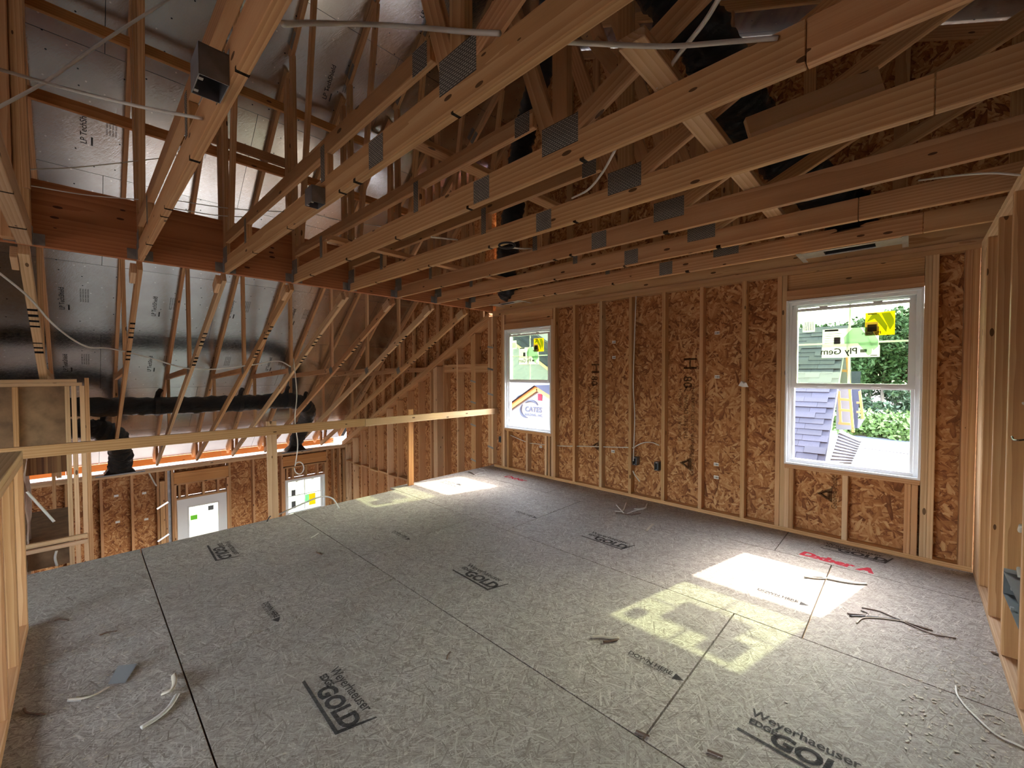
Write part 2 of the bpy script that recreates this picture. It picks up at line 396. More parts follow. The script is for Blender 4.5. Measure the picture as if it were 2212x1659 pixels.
# ground storey floor and outdoor ground
g0 = box('floor', (-10.3, -3.6, ZG - 0.1), (-4.75, D + 0.14, ZG), plain('concrete_slab', (0.62, 0.61, 0.59), 0.8, 0, 0.08)); tag(g0, 'pale concrete slab of the room below the loft', kind='structure')
# ------------------------------------------------------------------ window wall (back)
wb = root('wall_back', (-2, D, 0), 'strand board gable wall with exposed studs and two windows', kind='structure')
XS = lambda x, y=820: px(x, y, 1, D).x
T4, T6 = 0.089, 0.14
board('bottom_plate', (-4.757, D + T4 / 2, 0.019), (XR, D + T4 / 2, 0.019), T4, 0.038, LUM, wb)
board('top_plate', (-4.78, D + T4 / 2, 2.404), (XR + 0.14, D + T4 / 2, 2.404), T4, 0.038, LUM, wb)
board('top_plate', (-4.78, D + T4 / 2, 2.442), (XR + 0.14, D + T4 / 2, 2.442), T4, 0.038, LUM, wb)
def wstud(x, z0=0.038, z1=2.385, name='stud', mat=None, dy=T4): return stud(name, x, D + dy / 2, z0, z1, 0.038, dy, mat or random.choice((LUM, LUM, PALE)), wb)
for k in range(6): wstud(-3.2176 + 0.4064 * k)
for a in (-4.87, -4.832, -4.794): wstud(a, name='corner_stud', dy=T6)
for a in (-4.575, -4.537): wstud(a, name='king_stud')
wstud(-3.585, 0.038, 2.235, 'jack_stud'); wstud(-3.547, name='king_stud')
for a in (XS(1681.7), XS(1692.5), 0.0945, 0.133): wstud(a, name='king_stud')
wstud(XR - 0.02, name='corner_stud'); wstud(XR - 0.058, name='corner_stud')
for (x0, x1, cr) in ((-4.518, -3.604, (-4.45, -4.06, -3.70, -3.64)), (-0.834, 0.074, (-0.815, -0.777, -0.385, 0.005, 0.045))):
    board('header', (x0, D + 0.062, 2.3125), (x1, D + 0.062, 2.3125), 0.05, 0.145, LUM, wb)
    board('header_plate', (x0, D + 0.0445, 2.195), (x1, D + 0.0445, 2.195), T4, 0.09, LUM, wb)
    board('sill_plate', (x0, D + T4 / 2, 0.617), (x1, D + T4 / 2, 0.617), T4, 0.038, LUM, wb)
    for c in cr: wstud(c, 0.038, 0.598, 'cripple_stud')
def sheet(x0, x1, z0, z1, y, t=0.011, mat=OSBW):
    return prism('sheathing_panel', [(x0, z0), (x1, z0), (x1, z1), (x0, z1)], y, y + t, mat, wb)
YS = D + T4
for x0, x1 in ((-4.78, -4.555), (-3.565, -2.407), (-2.403, -1.188), (-1.184, -0.86), (0.10, 0.62)): sheet(x0, x1, -0.05, 2.461, YS)
for x0, x1 in ((-4.555, -3.565), (-0.86, 0.10)):
    sheet(x0, x1, -0.05, 0.62, YS); sheet(x0, x1, 2.17, 2.461, YS)
# upper gable above the plates and tall part beyond the loft
xs = [-4.78, -3.565, RX, -2.346, -1.127, 0.092, 1.311, 2.53, 3.6]
for i in range(len(xs) - 1):
    a, b = xs[i], xs[i + 1]
    prism('sheathing_panel', [(a, 2.465), (b, 2.465), (b, max(2.5, roof(b) - 0.01)), (a, roof(a) - 0.01)], YS, YS + 0.011, OSBW, wb)
xs = [-10.34, -9.3, -8.08, -6.86, -5.64, -4.785]
for i in range(len(xs) - 1):
    a, b = xs[i], xs[i + 1]
    prism('sheathing_panel', [(a, ZG), (b, ZG), (b, roofL(b) - 0.01), (a, roofL(a) - 0.01)], D + T6, D + T6 + 0.011, OSBW, wb)
lt = lambda x: 2.44 + 0.4925 * (x + 4.89)     # top of the sloped plates
YM = D + T6 / 2
for i in range(3):
    dz = -0.0217 - 0.0424 * i
    board('sloped_plate', (-10.3, YM, lt(-10.3) + dz), (-4.86, YM, lt(-4.86) + dz), T6, 0.037, LUM, wb)
sl = [(-10.095 + 0.4064 * k) for k in range(8)] + [-6.862, -6.475, -6.06, -5.674]
for x in sl: wstud(x, ZG + 0.04, lt(x) - 0.15, dy=T6)
for x in (-6.36, -6.322, -6.284): wstud(x, ZG + 0.04, lt(x) - 0.14, 'post_ply', PALE, T6)
for x in (-5.292, -5.254, -5.216): wstud(x, ZG + 0.04, lt(x) - 0.14, 'post_ply', LUM, T6)
for x in (-4.87, -4.832, -4.794): wstud(x, ZG + 0.04, -0.02, 'post_ply', LUM, T6)
wstud(-10.28, ZG + 0.04, -0.42, 'corner_stud', LUM, T6)
for k in range(7):
    a = -10.095 + 0.4064 * k
    board('fire_block', (a + 0.02, YM, -0.675 - 0.02 * (k % 2)), (a + 0.386, YM, -0.675 - 0.02 * (k % 2)), T6, 0.038, LUM, wb)
for a, b in ((-6.04, -5.69), (-5.655, -5.31), (-5.2, -4.89)):
    board('fire_block', (a, D + 0.02, 1.57), (b, D + 0.02, 1.57), 0.038, T6, LUM, wb)
# straps across the built-up posts
for x, zs in ((-5.254, (1.35, 0.62, 0.03, 1.0)), (-4.832, (1.9, 1.15, 0.3, 1.55))):
    for z in zs: board('steel_strap', (x - 0.066, D - 0.0015, z + 0.012), (x + 0.066, D - 0.0015, z - 0.012), 0.003, 0.028, GALV, wb)
# gable truss studs and chord above the plates
board('gable_chord', (-4.72, D + 0.03, 2.531), (3.4, D + 0.03, 2.531), 0.038, T6, LUM, wb)
x = -4.55
while x < 3.0:
    if roof(x) - 0.12 > 2.75: stud('gable_stud', x, D + 0.068, 2.601, roof(x) - 0.11, 0.089, 0.038, LUM, wb)
    x += 0.61 if x > -1.5 else 0.4064
for x in [-9.6 + 0.4064 * k for k in range(12)]:
    if roofL(x) - 0.12 > lt(x) + 0.2: stud('gable_stud', x, D + 0.10, lt(x), roofL(x) - 0.11, 0.089, 0.038, LUM, wb)
for a, b in (((-10.6, 0), (RX, 0)), ((RX, 0), (3.6, 0))):
    xa, xb = a[0], b[0]
    f = roofL if xa < RX else roofR
    board('gable_top_chord', (xa, D + 0.068, f(xa) - 0.06), (xb, D + 0.068, f(xb) - 0.06), 0.038, 0.089, LUM, wb)
board('horizontal_block', (-8.2, D + 0.05, 1.55), (-6.62, D + 0.05, 1.55), 0.038, 0.089, LUM, wb)
# printing and labels on the sheathing
def mark(x, z, s=1.0):
    y = YS - 0.0012
    text('printed_brand', 'Georgia-Pacific', (x + 0.085, y, z), (0, 0, 1), (-1, 0, 0), 0.062 * s, INKW, wb, 0.001, 0.9)
    for r_, q in ((1.0, 0.0), (0.6, 0.02)):
        a = 0.075 * r_ * s
        rawmesh('printed_triangle', [(x - a * 0.9, y - q * 0.01, z + 0.12), (x + a * 0.8, y - q * 0.01, z + 0.12 - a), (x + a * 0.8, y - q * 0.01, z + 0.12 + a), (x + a * 0.45, y - q * 0.01, z + 0.12 - a * 0.55), (x + a * 0.45, y - q * 0.01, z + 0.12 + a * 0.55), (x - a * 0.35, y - q * 0.01, z + 0.12)],
                [(0, 1, 3, 5), (0, 5, 4, 2), (1, 2, 4, 3)], INKW, wb)
xm = XS(1482); mark(xm - 0.03, 0.36)
mark(XS(1284) - 0.03, 0.42, 0.9); mark(XS(1785, 1060) - 0.02, 0.27, 0.9)
def stamp(x, z, h=1.2):
    y = YS - 0.0012
    text('printed_stamp', 'APA  RATED SHEATHING', (x + 0.07, y, z), (0, 0, 1), (-1, 0, 0), 0.05, INKW, wb, 0.0002, 1.15)
    text('printed_stamp', 'THIS SIDE DOWN  24/16', (x, y, z + 0.03), (0, 0, 1), (-1, 0, 0), 0.062, INKW, wb, 0.0006, 1.0)
    text('printed_stamp', 'EXPOSURE 1  7/16 INCH', (x - 0.07, y, z), (0, 0, 1), (-1, 0, 0), 0.05, INKW, wb, 0.0002, 1.1)
stamp(XS(1480), 0.72); stamp(XS(1276), 0.72)
text('printed_stamp', 'H', (XS(1470), YS - 0.0012, 1.66), (0, 0, -1), (1, 0, 0), 0.2, INKW, wb, 0.001)
text('printed_stamp', 'H', (XS(1270), YS - 0.0012, 1.62), (0, 0, -1), (1, 0, 0), 0.2, INKW, wb, 0.001)
text('printed_stamp', '80', (XS(1470), YS - 0.0012, 1.45), (0, 0, -1), (1, 0, 0), 0.13, INKW, wb, 0.001)
text('printed_stamp', '80', (XS(1270), YS - 0.0012, 1.45), (0, 0, -1), (1, 0, 0), 0.13, INKW, wb, 0.001)
for (lx, ly) in ((1549, 719), (1549, 814), (1547, 1003), (1547, 1031), (1326, 739), (1326, 772), (1324, 975), (1168, 965)):
    p = px(lx, ly, 1, YS - 0.002)
    lb = box('paper_label', (p.x - 0.024, p.y, p.z - 0.017), (p.x + 0.024, p.y + 0.0015, p.z + 0.017), WHITEP, wb)
    text('label_print', 'H80', (p.x - 0.018, p.y - 0.0012, p.z - 0.009), (1, 0, 0), (0, 0, 1), 0.024, INK, wb, 0.0005)
# ------------------------------------------------------------------ right wall
wr = root('wall_right', (XR, 2, 0), 'open stud wall with deep brown studs on the right', kind='structure')
XM = XR + T6 / 2
board('bottom_plate', (XM, -3.0, 0.019), (XM, D, 0.019), T6, 0.038, PALE, wr)
board('top_plate', (XM, -3.0, 2.404), (XM, D, 2.404), T6, 0.038, PALE, wr)
board('top_plate', (XM, -3.0, 2.4265), (XM, D, 2.4265), T6, 0.007, PALE, wr)
for y in (4.47, 4.335): board('corner_board', (XR + 0.019, y, 0.038), (XR + 0.019, y, 2.385), 0.133, 0.037, PALE, wr, up=(1, 0, 0))
for y in (4.22, 3.735, 3.257, 2.79, 2.37, 1.96, 1.55, 1.14, 0.73, 0.33, -0.08, -0.5, -0.9, -1.3, -1.7, -2.1, -2.5):
    board('stud', (XM, y, 0.038), (XM, y, 2.385), 0.038, T6, LUM, wr, up=(1, 0, 0))
for y0, y1 in ((-3.0, -1.78), (-1.78, -0.56), (-0.56, 0.66), (0.66, 1.88), (1.88, 3.1), (3.1, D)):  # unseen sheets added behind the studs to hold back light
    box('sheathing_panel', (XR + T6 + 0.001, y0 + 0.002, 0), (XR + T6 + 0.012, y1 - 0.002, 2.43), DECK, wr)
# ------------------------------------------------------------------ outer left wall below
wl = root('wall_left', (XW, 2, ZG), 'lower strand board wall with a door and a window under the eave', kind='structure')
XO = XW - T6 / 2
def lstud(y, z0=ZG + 0.038, z1=-0.365, name='stud', mat=LUM): return board(name, (XO, y, z0), (XO, y, z1), 0.038, T6, mat, wl, up=(1, 0, 0))
board('bottom_plate', (XO, -3.4, ZG + 0.019), (XO, 1.2, ZG + 0.019), T6, 0.038, LUM, wl)
board('bottom_plate', (XO, 2.12, ZG + 0.019), (XO, D, ZG + 0.019), T6, 0.038, LUM, wl)
for z in (-0.346, -0.309): board('top_plate', (XO, -3.4, z), (XO, D + 0.1, z), T6, 0.0365, PALE, wl)
for y in (-3.36, -2.2, -1.8, -1.4, -1.0, -0.6, -0.19, 0.222, 0.624, 0.985, 1.107, 2.565, 2.98, 4.30, 4.45): lstud(y)
for y in (1.03, 1.065): lstud(y, ZG + 0.038, -0.55, 'post_ply')
for y in (1.2, 2.13, 3.13, 4.13): lstud(y, name='king_stud')
for y in (1.238, 2.095): lstud(y, ZG + 0.038, -0.66, 'jack_stud')
for y in (3.168, 4.095): lstud(y, ZG + 0.038, -0.66, 'jack_stud')
board('header', (XO + 0.02, 1.22, -0.535), (XO + 0.02, 2.11, -0.535), 0.1, 0.22, RED, wl)
board('header', (XO + 0.02, 3.15, -0.515), (XO + 0.02, 4.11, -0.515), 0.1, 0.22, RED, wl)
for a, b in ((1.26, 2.07), (3.19, 4.07)):
    board('header_plate', (XO, a, -0.66), (XO, b, -0.66), T6, 0.03, LUM, wl); board('header_plate', (XO, a, -0.945), (XO, b, -0.945), T6, 0.038, LUM, wl)
    for q in (0.03, 0.17, 0.5, 0.8): lstud(a + (b - a) * q + 0.02, -0.926, -0.676, 'cripple_stud')
XSL = XW - T6
for y0, y1, z0, z1 in ((-3.4, -2.2, ZG, -0.3), (-2.2, -0.98, ZG, -0.3), (-0.98, 0.24, ZG, -0.3), (0.24, 1.24, ZG, -0.3), (1.24, 2.09, -0.92, -0.3), (2.09, 3.17, ZG, -0.3), (3.17, 4.09, -0.92, -0.3), (3.17, 4.09, ZG, -2.46), (4.09, 4.7, ZG, -0.3)):
    n = box('sheathing_panel', (XSL - 0.011, y0 + 0.002, z0), (XSL, y1 - 0.002, z1), OSBW, wl)
    me = bpy.data.meshes.new('sheathing_panel'); h, l2 = (z1 - z0) / 2, (y1 - y0) / 2 - 0.002; t2 = 0.0055
    me.from_pydata([(a * h, b * l2, c * t2) for a in (-1, 1) for b in (-1, 1) for c in (-1, 1)], [], [(0, 1, 3, 2), (4, 6, 7, 5), (0, 4, 5, 1), (2, 3, 7, 6), (0, 2, 6, 4), (1, 5, 7, 3)])
    me.materials.append(OSBW); n.data = me
    place(n, wl, Matrix(((0, 0, 1, XSL - 0.0055), (0, 1, 0, (y0 + y1) / 2), (-1, 0, 0, (z0 + z1) / 2), (0, 0, 0, 1))))
for y, z in ((0.42, -0.72), (0.8, -0.75), (0.82, -1.25), (0.43, -1.2)):
    box('paper_label', (XSL, y - 0.03, z - 0.02), (XSL + 0.001, y + 0.03, z + 0.02), WHITEP, wl)
for z in (-1.0, -1.62): board('steel_strap', (XW + 0.002, 0.96, z - 0.06), (XW + 0.002, 1.13, z + 0.04), 0.003, 0.035, FOILTAPE, wl)
box('pipe_chase', (XW - 0.12, 1.13, ZG), (XW - 0.09, 1.18, -0.37), STEEL, wl)
wi = root('wall_added', (-4.75, 0.6, ZG), 'added strand board wall under the loft edge, with a gap left for light', kind='structure')
for a, b, c in ((-3.4, -1.8, ZG), (-1.8, -0.2, ZG), (-0.2, 0.9, ZG), (0.9, 2.1, -0.95), (2.1, 3.3, -0.95), (3.3, D + 0.1, ZG)): box('sheathing_panel', (-4.60, a + 0.002, c), (-4.585, b - 0.002, -0.33), OSBW, wi)  # unseen wall added to darken the room below; gap brightens the foil
for i in (0, 1, 2, 3, 4, 5, 6, 7, 11, 12, 13): board('stud', (-4.65, -3.3 + 0.59 * i, ZG + 0.02), (-4.65, -3.3 + 0.59 * i, -0.33), 0.038, 0.089, LUM, wi, up=(1, 0, 0))
# door below
dr = root('door_1', (XW - 0.05, 1.67, ZG), 'white exterior door with a large glass light in the lower wall', kind='structure')
y0, y1 = 1.275, 2.082
for a, b, c, d in ((y0, y1, -1.145, -0.985), (y0, 1.44, -2.9, -1.145), (1.925, y1, -2.9, -1.145), (y0, y1, -3.04, -2.9)):
    box('door_panel', (XW - 0.08, a, c), (XW - 0.035, b, d), DOORW, dr)
for a, b in ((1.425, 1.445), (1.92, 1.94)): box('light_moulding', (XW - 0.035, a, -2.9), (XW - 0.022, b, -1.13), DOORW, dr)
box('light_moulding', (XW - 0.035, 1.425, -1.15), (XW - 0.022, 1.94, -1.13), DOORW, dr)
box('pane', (XW - 0.06, 1.44, -2.9), (XW - 0.056, 1.925, -1.145), GLASS, dr)
for a, b in ((1.262, y0), (y1, 2.095)): box('jamb', (XW - 0.13, a, ZG), (XW - 0.02, b, -0.985), DOORW, dr)
box('jamb', (XW - 0.13, 1.262, -0.985), (XW - 0.02, 2.095, -0.968), DOORW, dr)
box('glass_label', (XW - 0.055, 1.76, -1.29), (XW - 0.053, 1.85, -1.2), GREY, dr); box('glass_label', (XW - 0.055, 1.47, -1.42), (XW - 0.053, 1.58, -1.33), GRN, dr)
# ------------------------------------------------------------------ windows
def window(name, label, plane, a0, a1, z0, z1, raised=True, y0=D):
    """vinyl double hung window; plane 'y' in the back wall, 'x' in the left wall"""
    if plane == 'y': wd = root(name, ((a0 + a1) / 2, y0, z0), label, kind='structure'); Q = lambda a, d, z: (a, y0 + d, z)
    else: wd = root(name, (XW, (a0 + a1) / 2, z0), label, kind='structure'); Q = lambda a, d, z: (XW - d, a, z)
    def bx(n, a, b, d0, d1, c, d, mat=VINYL, par=None):
        p, q = Vector(Q(a, d0, c)), Vector(Q(b, d1, d))
        return box(n, [min(p[i], q[i]) for i in range(3)], [max(p[i], q[i]) for i in range(3)], mat, par or wd, 0.002 if mat is VINYL else 0)
    # liner and stepped frame
    for i, (t, d0, d1) in enumerate(((0.016, -0.003, 0.06), (0.042, 0.03, 0.105))):
        bx('frame_jamb', a0, a0 + t, d0, d1, z0, z1); bx('frame_jamb', a1 - t, a1, d0, d1, z0, z1)
        bx('frame_head', a0 + t, a1 - t, d0, d1, z1 - t * 1.1, z1); bx('frame_sill', a0 + t, a1 - t, d0, d1, z0, z0 + t * 1.1)
    i0, i1, zb, zt = a0 + 0.042, a1 - 0.042, z0 + 0.046, z1 - 0.046
    zm = z0 + (z1 - z0) * 0.472
    bx('side_track', i0, i0 + 0.022, 0.045, 0.10, zb, zm); bx('side_track', i1 - 0.022, i1, 0.045, 0.10, zb, zm)
    def sash(d0, c, d, w, grille, nm):
        vs, fs = [], []
        for a, b, e, f in ((i0, i0 + w, c, d), (i1 - w, i1, c, d), (i0 + w, i1 - w, c, c + w * 0.95), (i0 + w, i1 - w, d - w * 0.6, d)):
            for g0, g1 in ((0, 0.03), (-0.006, 0)):      # body and raised inner lip
                m_ = 0 if g0 == 0 else 0.011
                k = len(vs); vs += [Q(x_, d0 + y_, z_) for x_ in (a + m_ * (b - a < .1), b - m_ * (b - a < .1)) for y_ in (g0, g1) for z_ in (e + m_ * (f - e < .1), f - m_ * (f - e < .1))]
                fs += [tuple(k + j for j in q) for q in ((0, 1, 3, 2), (4, 6, 7, 5), (0, 4, 5, 1), (2, 3, 7, 6), (0, 2, 6, 4), (1, 5, 7, 3))]
        s = rawmesh('sash', vs, fs, VINYL, wd)
        bm = bmesh.new(); bm.from_mesh(s.data); bmesh.ops.recalc_face_normals(bm, faces=bm.faces); bm.to_mesh(s.data); bm.free()
        bx('pane', i0 + w, i1 - w, d0 + 0.013, d0 + 0.017, c + w * 0.9, d - w * 0.5, GLASS, s)
        if grille:
            m = (i0 + i1) / 2; bx('muntin', m - 0.008, m + 0.008, d0 + 0.005, d0 + 0.012, c + w, d - w * 0.6, VINYL, s)
            h = (c + d) / 2 + 0.02; bx('muntin', i0 + w, i1 - w, d0 + 0.005, d0 + 0.012, h - 0.008, h + 0.008, VINYL, s)
        return s
    sash(0.07, zm - 0.01, zt + 0.0, 0.04, True, 'sash_stile')
    if raised: SH = sash(0.035, zm + 0.0, zt - 0.035, 0.042, False, 'sash_stile')
    else: SH = sash(0.035, zb, zm + 0.03, 0.042, True, 'sash_stile')
    for q in (0.28, 0.72):
        a = i0 + (i1 - i0) * q; bx('tilt_latch', a - 0.03, a + 0.03, 0.038, 0.062, zt - 0.036, zt - 0.024, VINYL, SH)
        bx('sash_lift', a - 0.03, a + 0.03, 0.025, 0.036, zm + 0.012, zm + 0.02, VINYL, SH)
    # stickers on the raised sash (a, z fractions of the glass)
    ga, gb, gc, gd = i0 + 0.042, i1 - 0.042, zm + 0.04, zt - 0.05
    def st(n, f0, f1, h0, h1, mat, lay=0):
        dd = 0.0455 - 0.0012 * lay
        return bx(n, ga + (gb - ga) * f0, ga + (gb - ga) * f1, dd, dd + 0.0008, gc + (gd - gc) * h0, gc + (gd - gc) * h1, mat, SH)
    if raised:
        st('yellow_label', 0.64, 0.89, 0.61, 0.90, YEL); st('yellow_label_note', 0.645, 0.75, 0.70, 0.78, PAPER, 1)
        st('white_label', 0.245, 0.77, 0.34, 0.49, PAPER); st('white_label', 0.25, 0.76, 0.49, 0.72, PAPER)
        st('white_label', 0.05, 0.175, 0.70, 0.89, PAPER)
        def poly(n, pts, mat, lay):
            dd = 0.0455 - 0.0012 * lay
            vs = [Vector(Q(ga + (gb - ga) * f, dd, gc + (gd - gc) * h)) for f, h in pts]
            return rawmesh(n, vs, [tuple(range(len(pts)))], mat, SH)
        poly('green_logo', [(0.45, 0.60), (0.53, 0.72), (0.60, 0.72), (0.71, 0.50), (0.70, 0.38), (0.67, 0.36), (0.58, 0.52), (0.46, 0.52)], LGRN, 1)
        poly('green_logo', [(0.62, 0.72), (0.68, 0.72), (0.755, 0.55), (0.755, 0.47), (0.715, 0.42)], LGRN, 1)
        poly('green_logo', [(0.65, 0.78), (0.70, 0.88), (0.755, 0.88), (0.83, 0.72), (0.82, 0.64), (0.78, 0.72), (0.72, 0.82)], GRN, 1)
        poly('green_logo', [(0.775, 0.885), (0.85, 0.885), (0.882, 0.80), (0.882, 0.74), (0.85, 0.67)], GRN, 1)
        if plane == 'y':
            c = Q(ga + (gb - ga) * 0.58, 0.0425, gc + (gd - gc) * 0.385)
            text('label_print', 'Ply Gem', c, (-1, 0, 0), (0, 0, 1), 0.075, INK, SH, 0.001, 1.0)
            c = Q(ga + (gb - ga) * 0.78, 0.0425, gc + (gd - gc) * 0.625)
            text('label_print', 'Ply Gem', c, (-1, 0, 0), (0, 0, 1), 0.036, INK, SH, 0.0005)
        st('label_heading', 0.27, 0.40, 0.69, 0.715, INK, 1); st('label_heading', 0.66, 0.74, 0.875, 0.888, INK, 1)
        for q in range(5): st('label_line', 0.27, 0.43 - 0.02 * (q % 2), 0.655 - 0.03 * q, 0.660 - 0.03 * q, INKF, 1)
        for q in range(9): st('label_line', 0.062 + 0.0115 * q, 0.067 + 0.0115 * q, 0.72, 0.84, INKF, 1)
        st('label_line', 0.36, 0.42, 0.52, 0.61, GREY, 1); st('label_line', 0.66, 0.74, 0.66, 0.75, INKF, 2)
        st('label_line', 0.69, 0.75, 0.355, 0.365, INK, 1); st('label_line', 0.60, 0.66, 0.40, 0.44, INKF, 1)
    else:
        st('glass_label', 0.08, 0.2, 0.1, 0.35, GREY); st('glass_label', 0.08, 0.2, 0.55, 0.75, GREY); st('glass_label', 0.62, 0.82, 0.1, 0.5, YEL); st('glass_label', 0.5, 0.62, 0.2, 0.5, LGRN); st('glass_label', 0.3, 0.42, 0.1, 0.4, PAPER)
    return wd
w1 = window('window_1', 'large white vinyl window with raised sash beside the right wall', 'y', -0.834, 0.074, 0.637, 2.148)
w2 = window('window_2', 'white vinyl window with raised sash near the open edge of the loft', 'y', -4.518, -3.604, 0.637, 2.150)
w3 = window('window_3', 'lower white window seen below the floor edge', 'x', 3.19, 4.075, -2.45, -0.945, raised=False)
# ------------------------------------------------------------------ roof deck (foil faced sheets)
ce = root('ceiling', (RX, 1.0, RZ), 'roof deck of silver foil faced sheets above the trusses', kind='structure')
YA, YB = -3.4, D + 0.11
FELT = plain('blackout_felt', (0.012, 0.012, 0.012), 0.95)
def deck(x0, x1, f, y0, y1):
    """one foil sheet between x0 and x1 on slope f"""
    p0, p1 = Vector((x0, 0, f(x0))), Vector((x1, 0, f(x1))); ax = (p1 - p0).normalized(); L = (p1 - p0).length
    n = Vector((0, 1, 0)).cross(ax)
    if n.z > 0: n = -n
    lx, ly, t = L / 2 - 0.002, (y1 - y0) / 2 - 0.002, 0.0055
    me = bpy.data.meshes.new('roof_sheet')
    me.from_pydata([(a * lx, b * ly, c * t) for a in (-1, 1) for b in (-1, 1) for c in (-1, 1)], [], [(0, 1, 3, 2), (4, 6, 7, 5), (0, 4, 5, 1), (2, 3, 7, 6), (0, 2, 6, 4), (1, 5, 7, 3)])
    me.materials.append(FOIL); me.materials.append(FELT)
    for p_ in me.polygons: p_.material_index = 0 if abs(p_.normal.z) > .9 else 1
    o = link('roof_sheet', me, None, ce); s = n.cross(ax)
    M = Matrix(((ax.x, s.x, n.x, 0), (ax.y, s.y, n.y, 0), (ax.z, s.z, n.z, 0), (0, 0, 0, 1)))
    M.translation = (p0 + p1) / 2 + Vector((0, (y0 + y1) / 2, 0)) - n * t
    return place(o, ce, M)
def course(x0, x1, f, off):
    y = YA + off - 2.44
    while y < YB:
        a, b = max(y, YA), min(y + 2.44, YB)
        if b - a > 0.05: deck(x0, x1, f, a, b)
        y += 2.44
for xa, xb, f in ((-10.77, RX, roofL), (RX, 3.98, roofR)):
    board('blackout_felt', (xa, (YA + YB) / 2, f(xa) + 0.03), (xb, (YA + YB) / 2, f(xb) + 0.03), YB - YA + 0.3, 0.012, FELT, ce, ch=0)  # dark layer added over the deck, stops light leaking through sheet gaps
xs = [-10.76] + [-9.976 + 0.936 * i for i in range(7)] + [RX]
for i in range(len(xs) - 1): course(xs[i], xs[i + 1], roofL, 1.18 + 1.22 * (i % 2))
x = RX; i = 0
while x < 3.9: course(x, min(x + 1.103, 3.95), roofR, 0.6 + 1.22 * (i % 2)); x += 1.103; i += 1
sl = Vector((1, 0, 0.8333)).normalized()
nrm = Vector((0.8333, 0, -1)).normalized() * 0.0016
def tech(x, y, s=1.0):
    p = Vector((x, y, roofL(x))) + nrm
    yd = Vector((0, -1, 0))
    text('printed_brand', 'LP TechShield', p, sl, yd, 0.066 * s, INKF, ce, 0.0006, 1.0)
    q = p + Vector((0, 0.03, 0)); e = q + sl * 0.09
    rawmesh('printed_bar', [q, e, e + Vector((0, 0.014, 0)), q + Vector((0, 0.014, 0))], [(0, 1, 2, 3)], INKF, ce)
    for j in range(4): text('printed_note', 'RADIANT BARRIER SHEATHING', p + Vector((0, 0.15 + 0.022 * j, 0)) + sl * 0.16, sl, yd, 0.02, INKF, ce, 0, 0.8)
for x, y in ((-6.0, 0.10), (-6.05, -0.66), (-7.78, -0.11), (-7.78, 0.77), (-7.72, 1.66), (-8.72, -0.11), (-8.72, 0.79), (-8.72, 1.60), (-8.7, 2.45), (-5.95, 0.83), (-4.95, 2.05), (-4.0, 2.75), (-7.75, 2.55), (-5.9, 1.9)): tech(x, y)
# unseen end wall added behind the camera, opening shaped for fill light
we = root('wall_front', (RX, YA, 2.45), 'unseen strand board end wall behind the viewer, with an opening added for fill light', kind='structure')
for a, b in ((-4.75, RX), (RX, -1.1), (-1.1, 1.2), (1.2, 3.6)):
    prism('sheathing_panel', [(a, 2.44), (b, 2.44), (b, roof(b) - 0.01), (a, roof(a) - 0.01)], YA, YA + 0.011, OSBW, we)
for a, b in ((-10.2, -8.4), (-8.4, -6.6), (-6.6, -4.755)):
    prism('sheathing_panel', [(a, -0.3), (b, -0.3), (b, roof(b) - 0.01), (a, roof(a) - 0.01)], YA, YA + 0.011, OSBW, we)
af = root('floor', (2.2, 0.6, 2.42), 'unseen sheets added beyond the open stud wall to block light from below', kind='structure')
for i in range(7): box('attic_block_sheet', (XR + 0.16, YA + 1.15 * i, 2.425), (3.9, YA + 1.15 * (i + 1) - 0.004, 2.44), DECK, af)  # sheets added to keep ground light out of the right attic
box('attic_block_edge', (3.88, YA, 2.3), (3.9, YB, 2.425), DECK, af)
for a, b, c, d in ((-4.7, -3.4, 0, 2.44), (-1.2, 0.5, 0, 2.44), (-3.4, -1.2, 0, 0.4), (-3.4, -1.2, 1.5, 2.44), (-10.2, -8.4, ZG, -0.3), (-8.4, -6.6, ZG, -0.3), (-6.6, -4.755, ZG, -0.3)):
    prism('sheathing_panel', [(a, c), (b, c), (b, d), (a, d)], YA, YA + 0.011, OSBW, we)
# ------------------------------------------------------------------ long laminated beam
bm_ = root('laminated_beam', (-4.77, 0.6, 2.452), 'long reddish laminated beam carrying the trusses along the loft edge', 'beam')
board('beam_ply', (-4.7525, -3.4, 2.6985), (-4.7525, D - 0.03, 2.6985), 0.031, 0.493, LVLM, bm_)
board('beam_ply', (-4.786, -3.4, 2.6985), (-4.786, D - 0.03, 2.6985), 0.034, 0.490, LVLM, bm_)
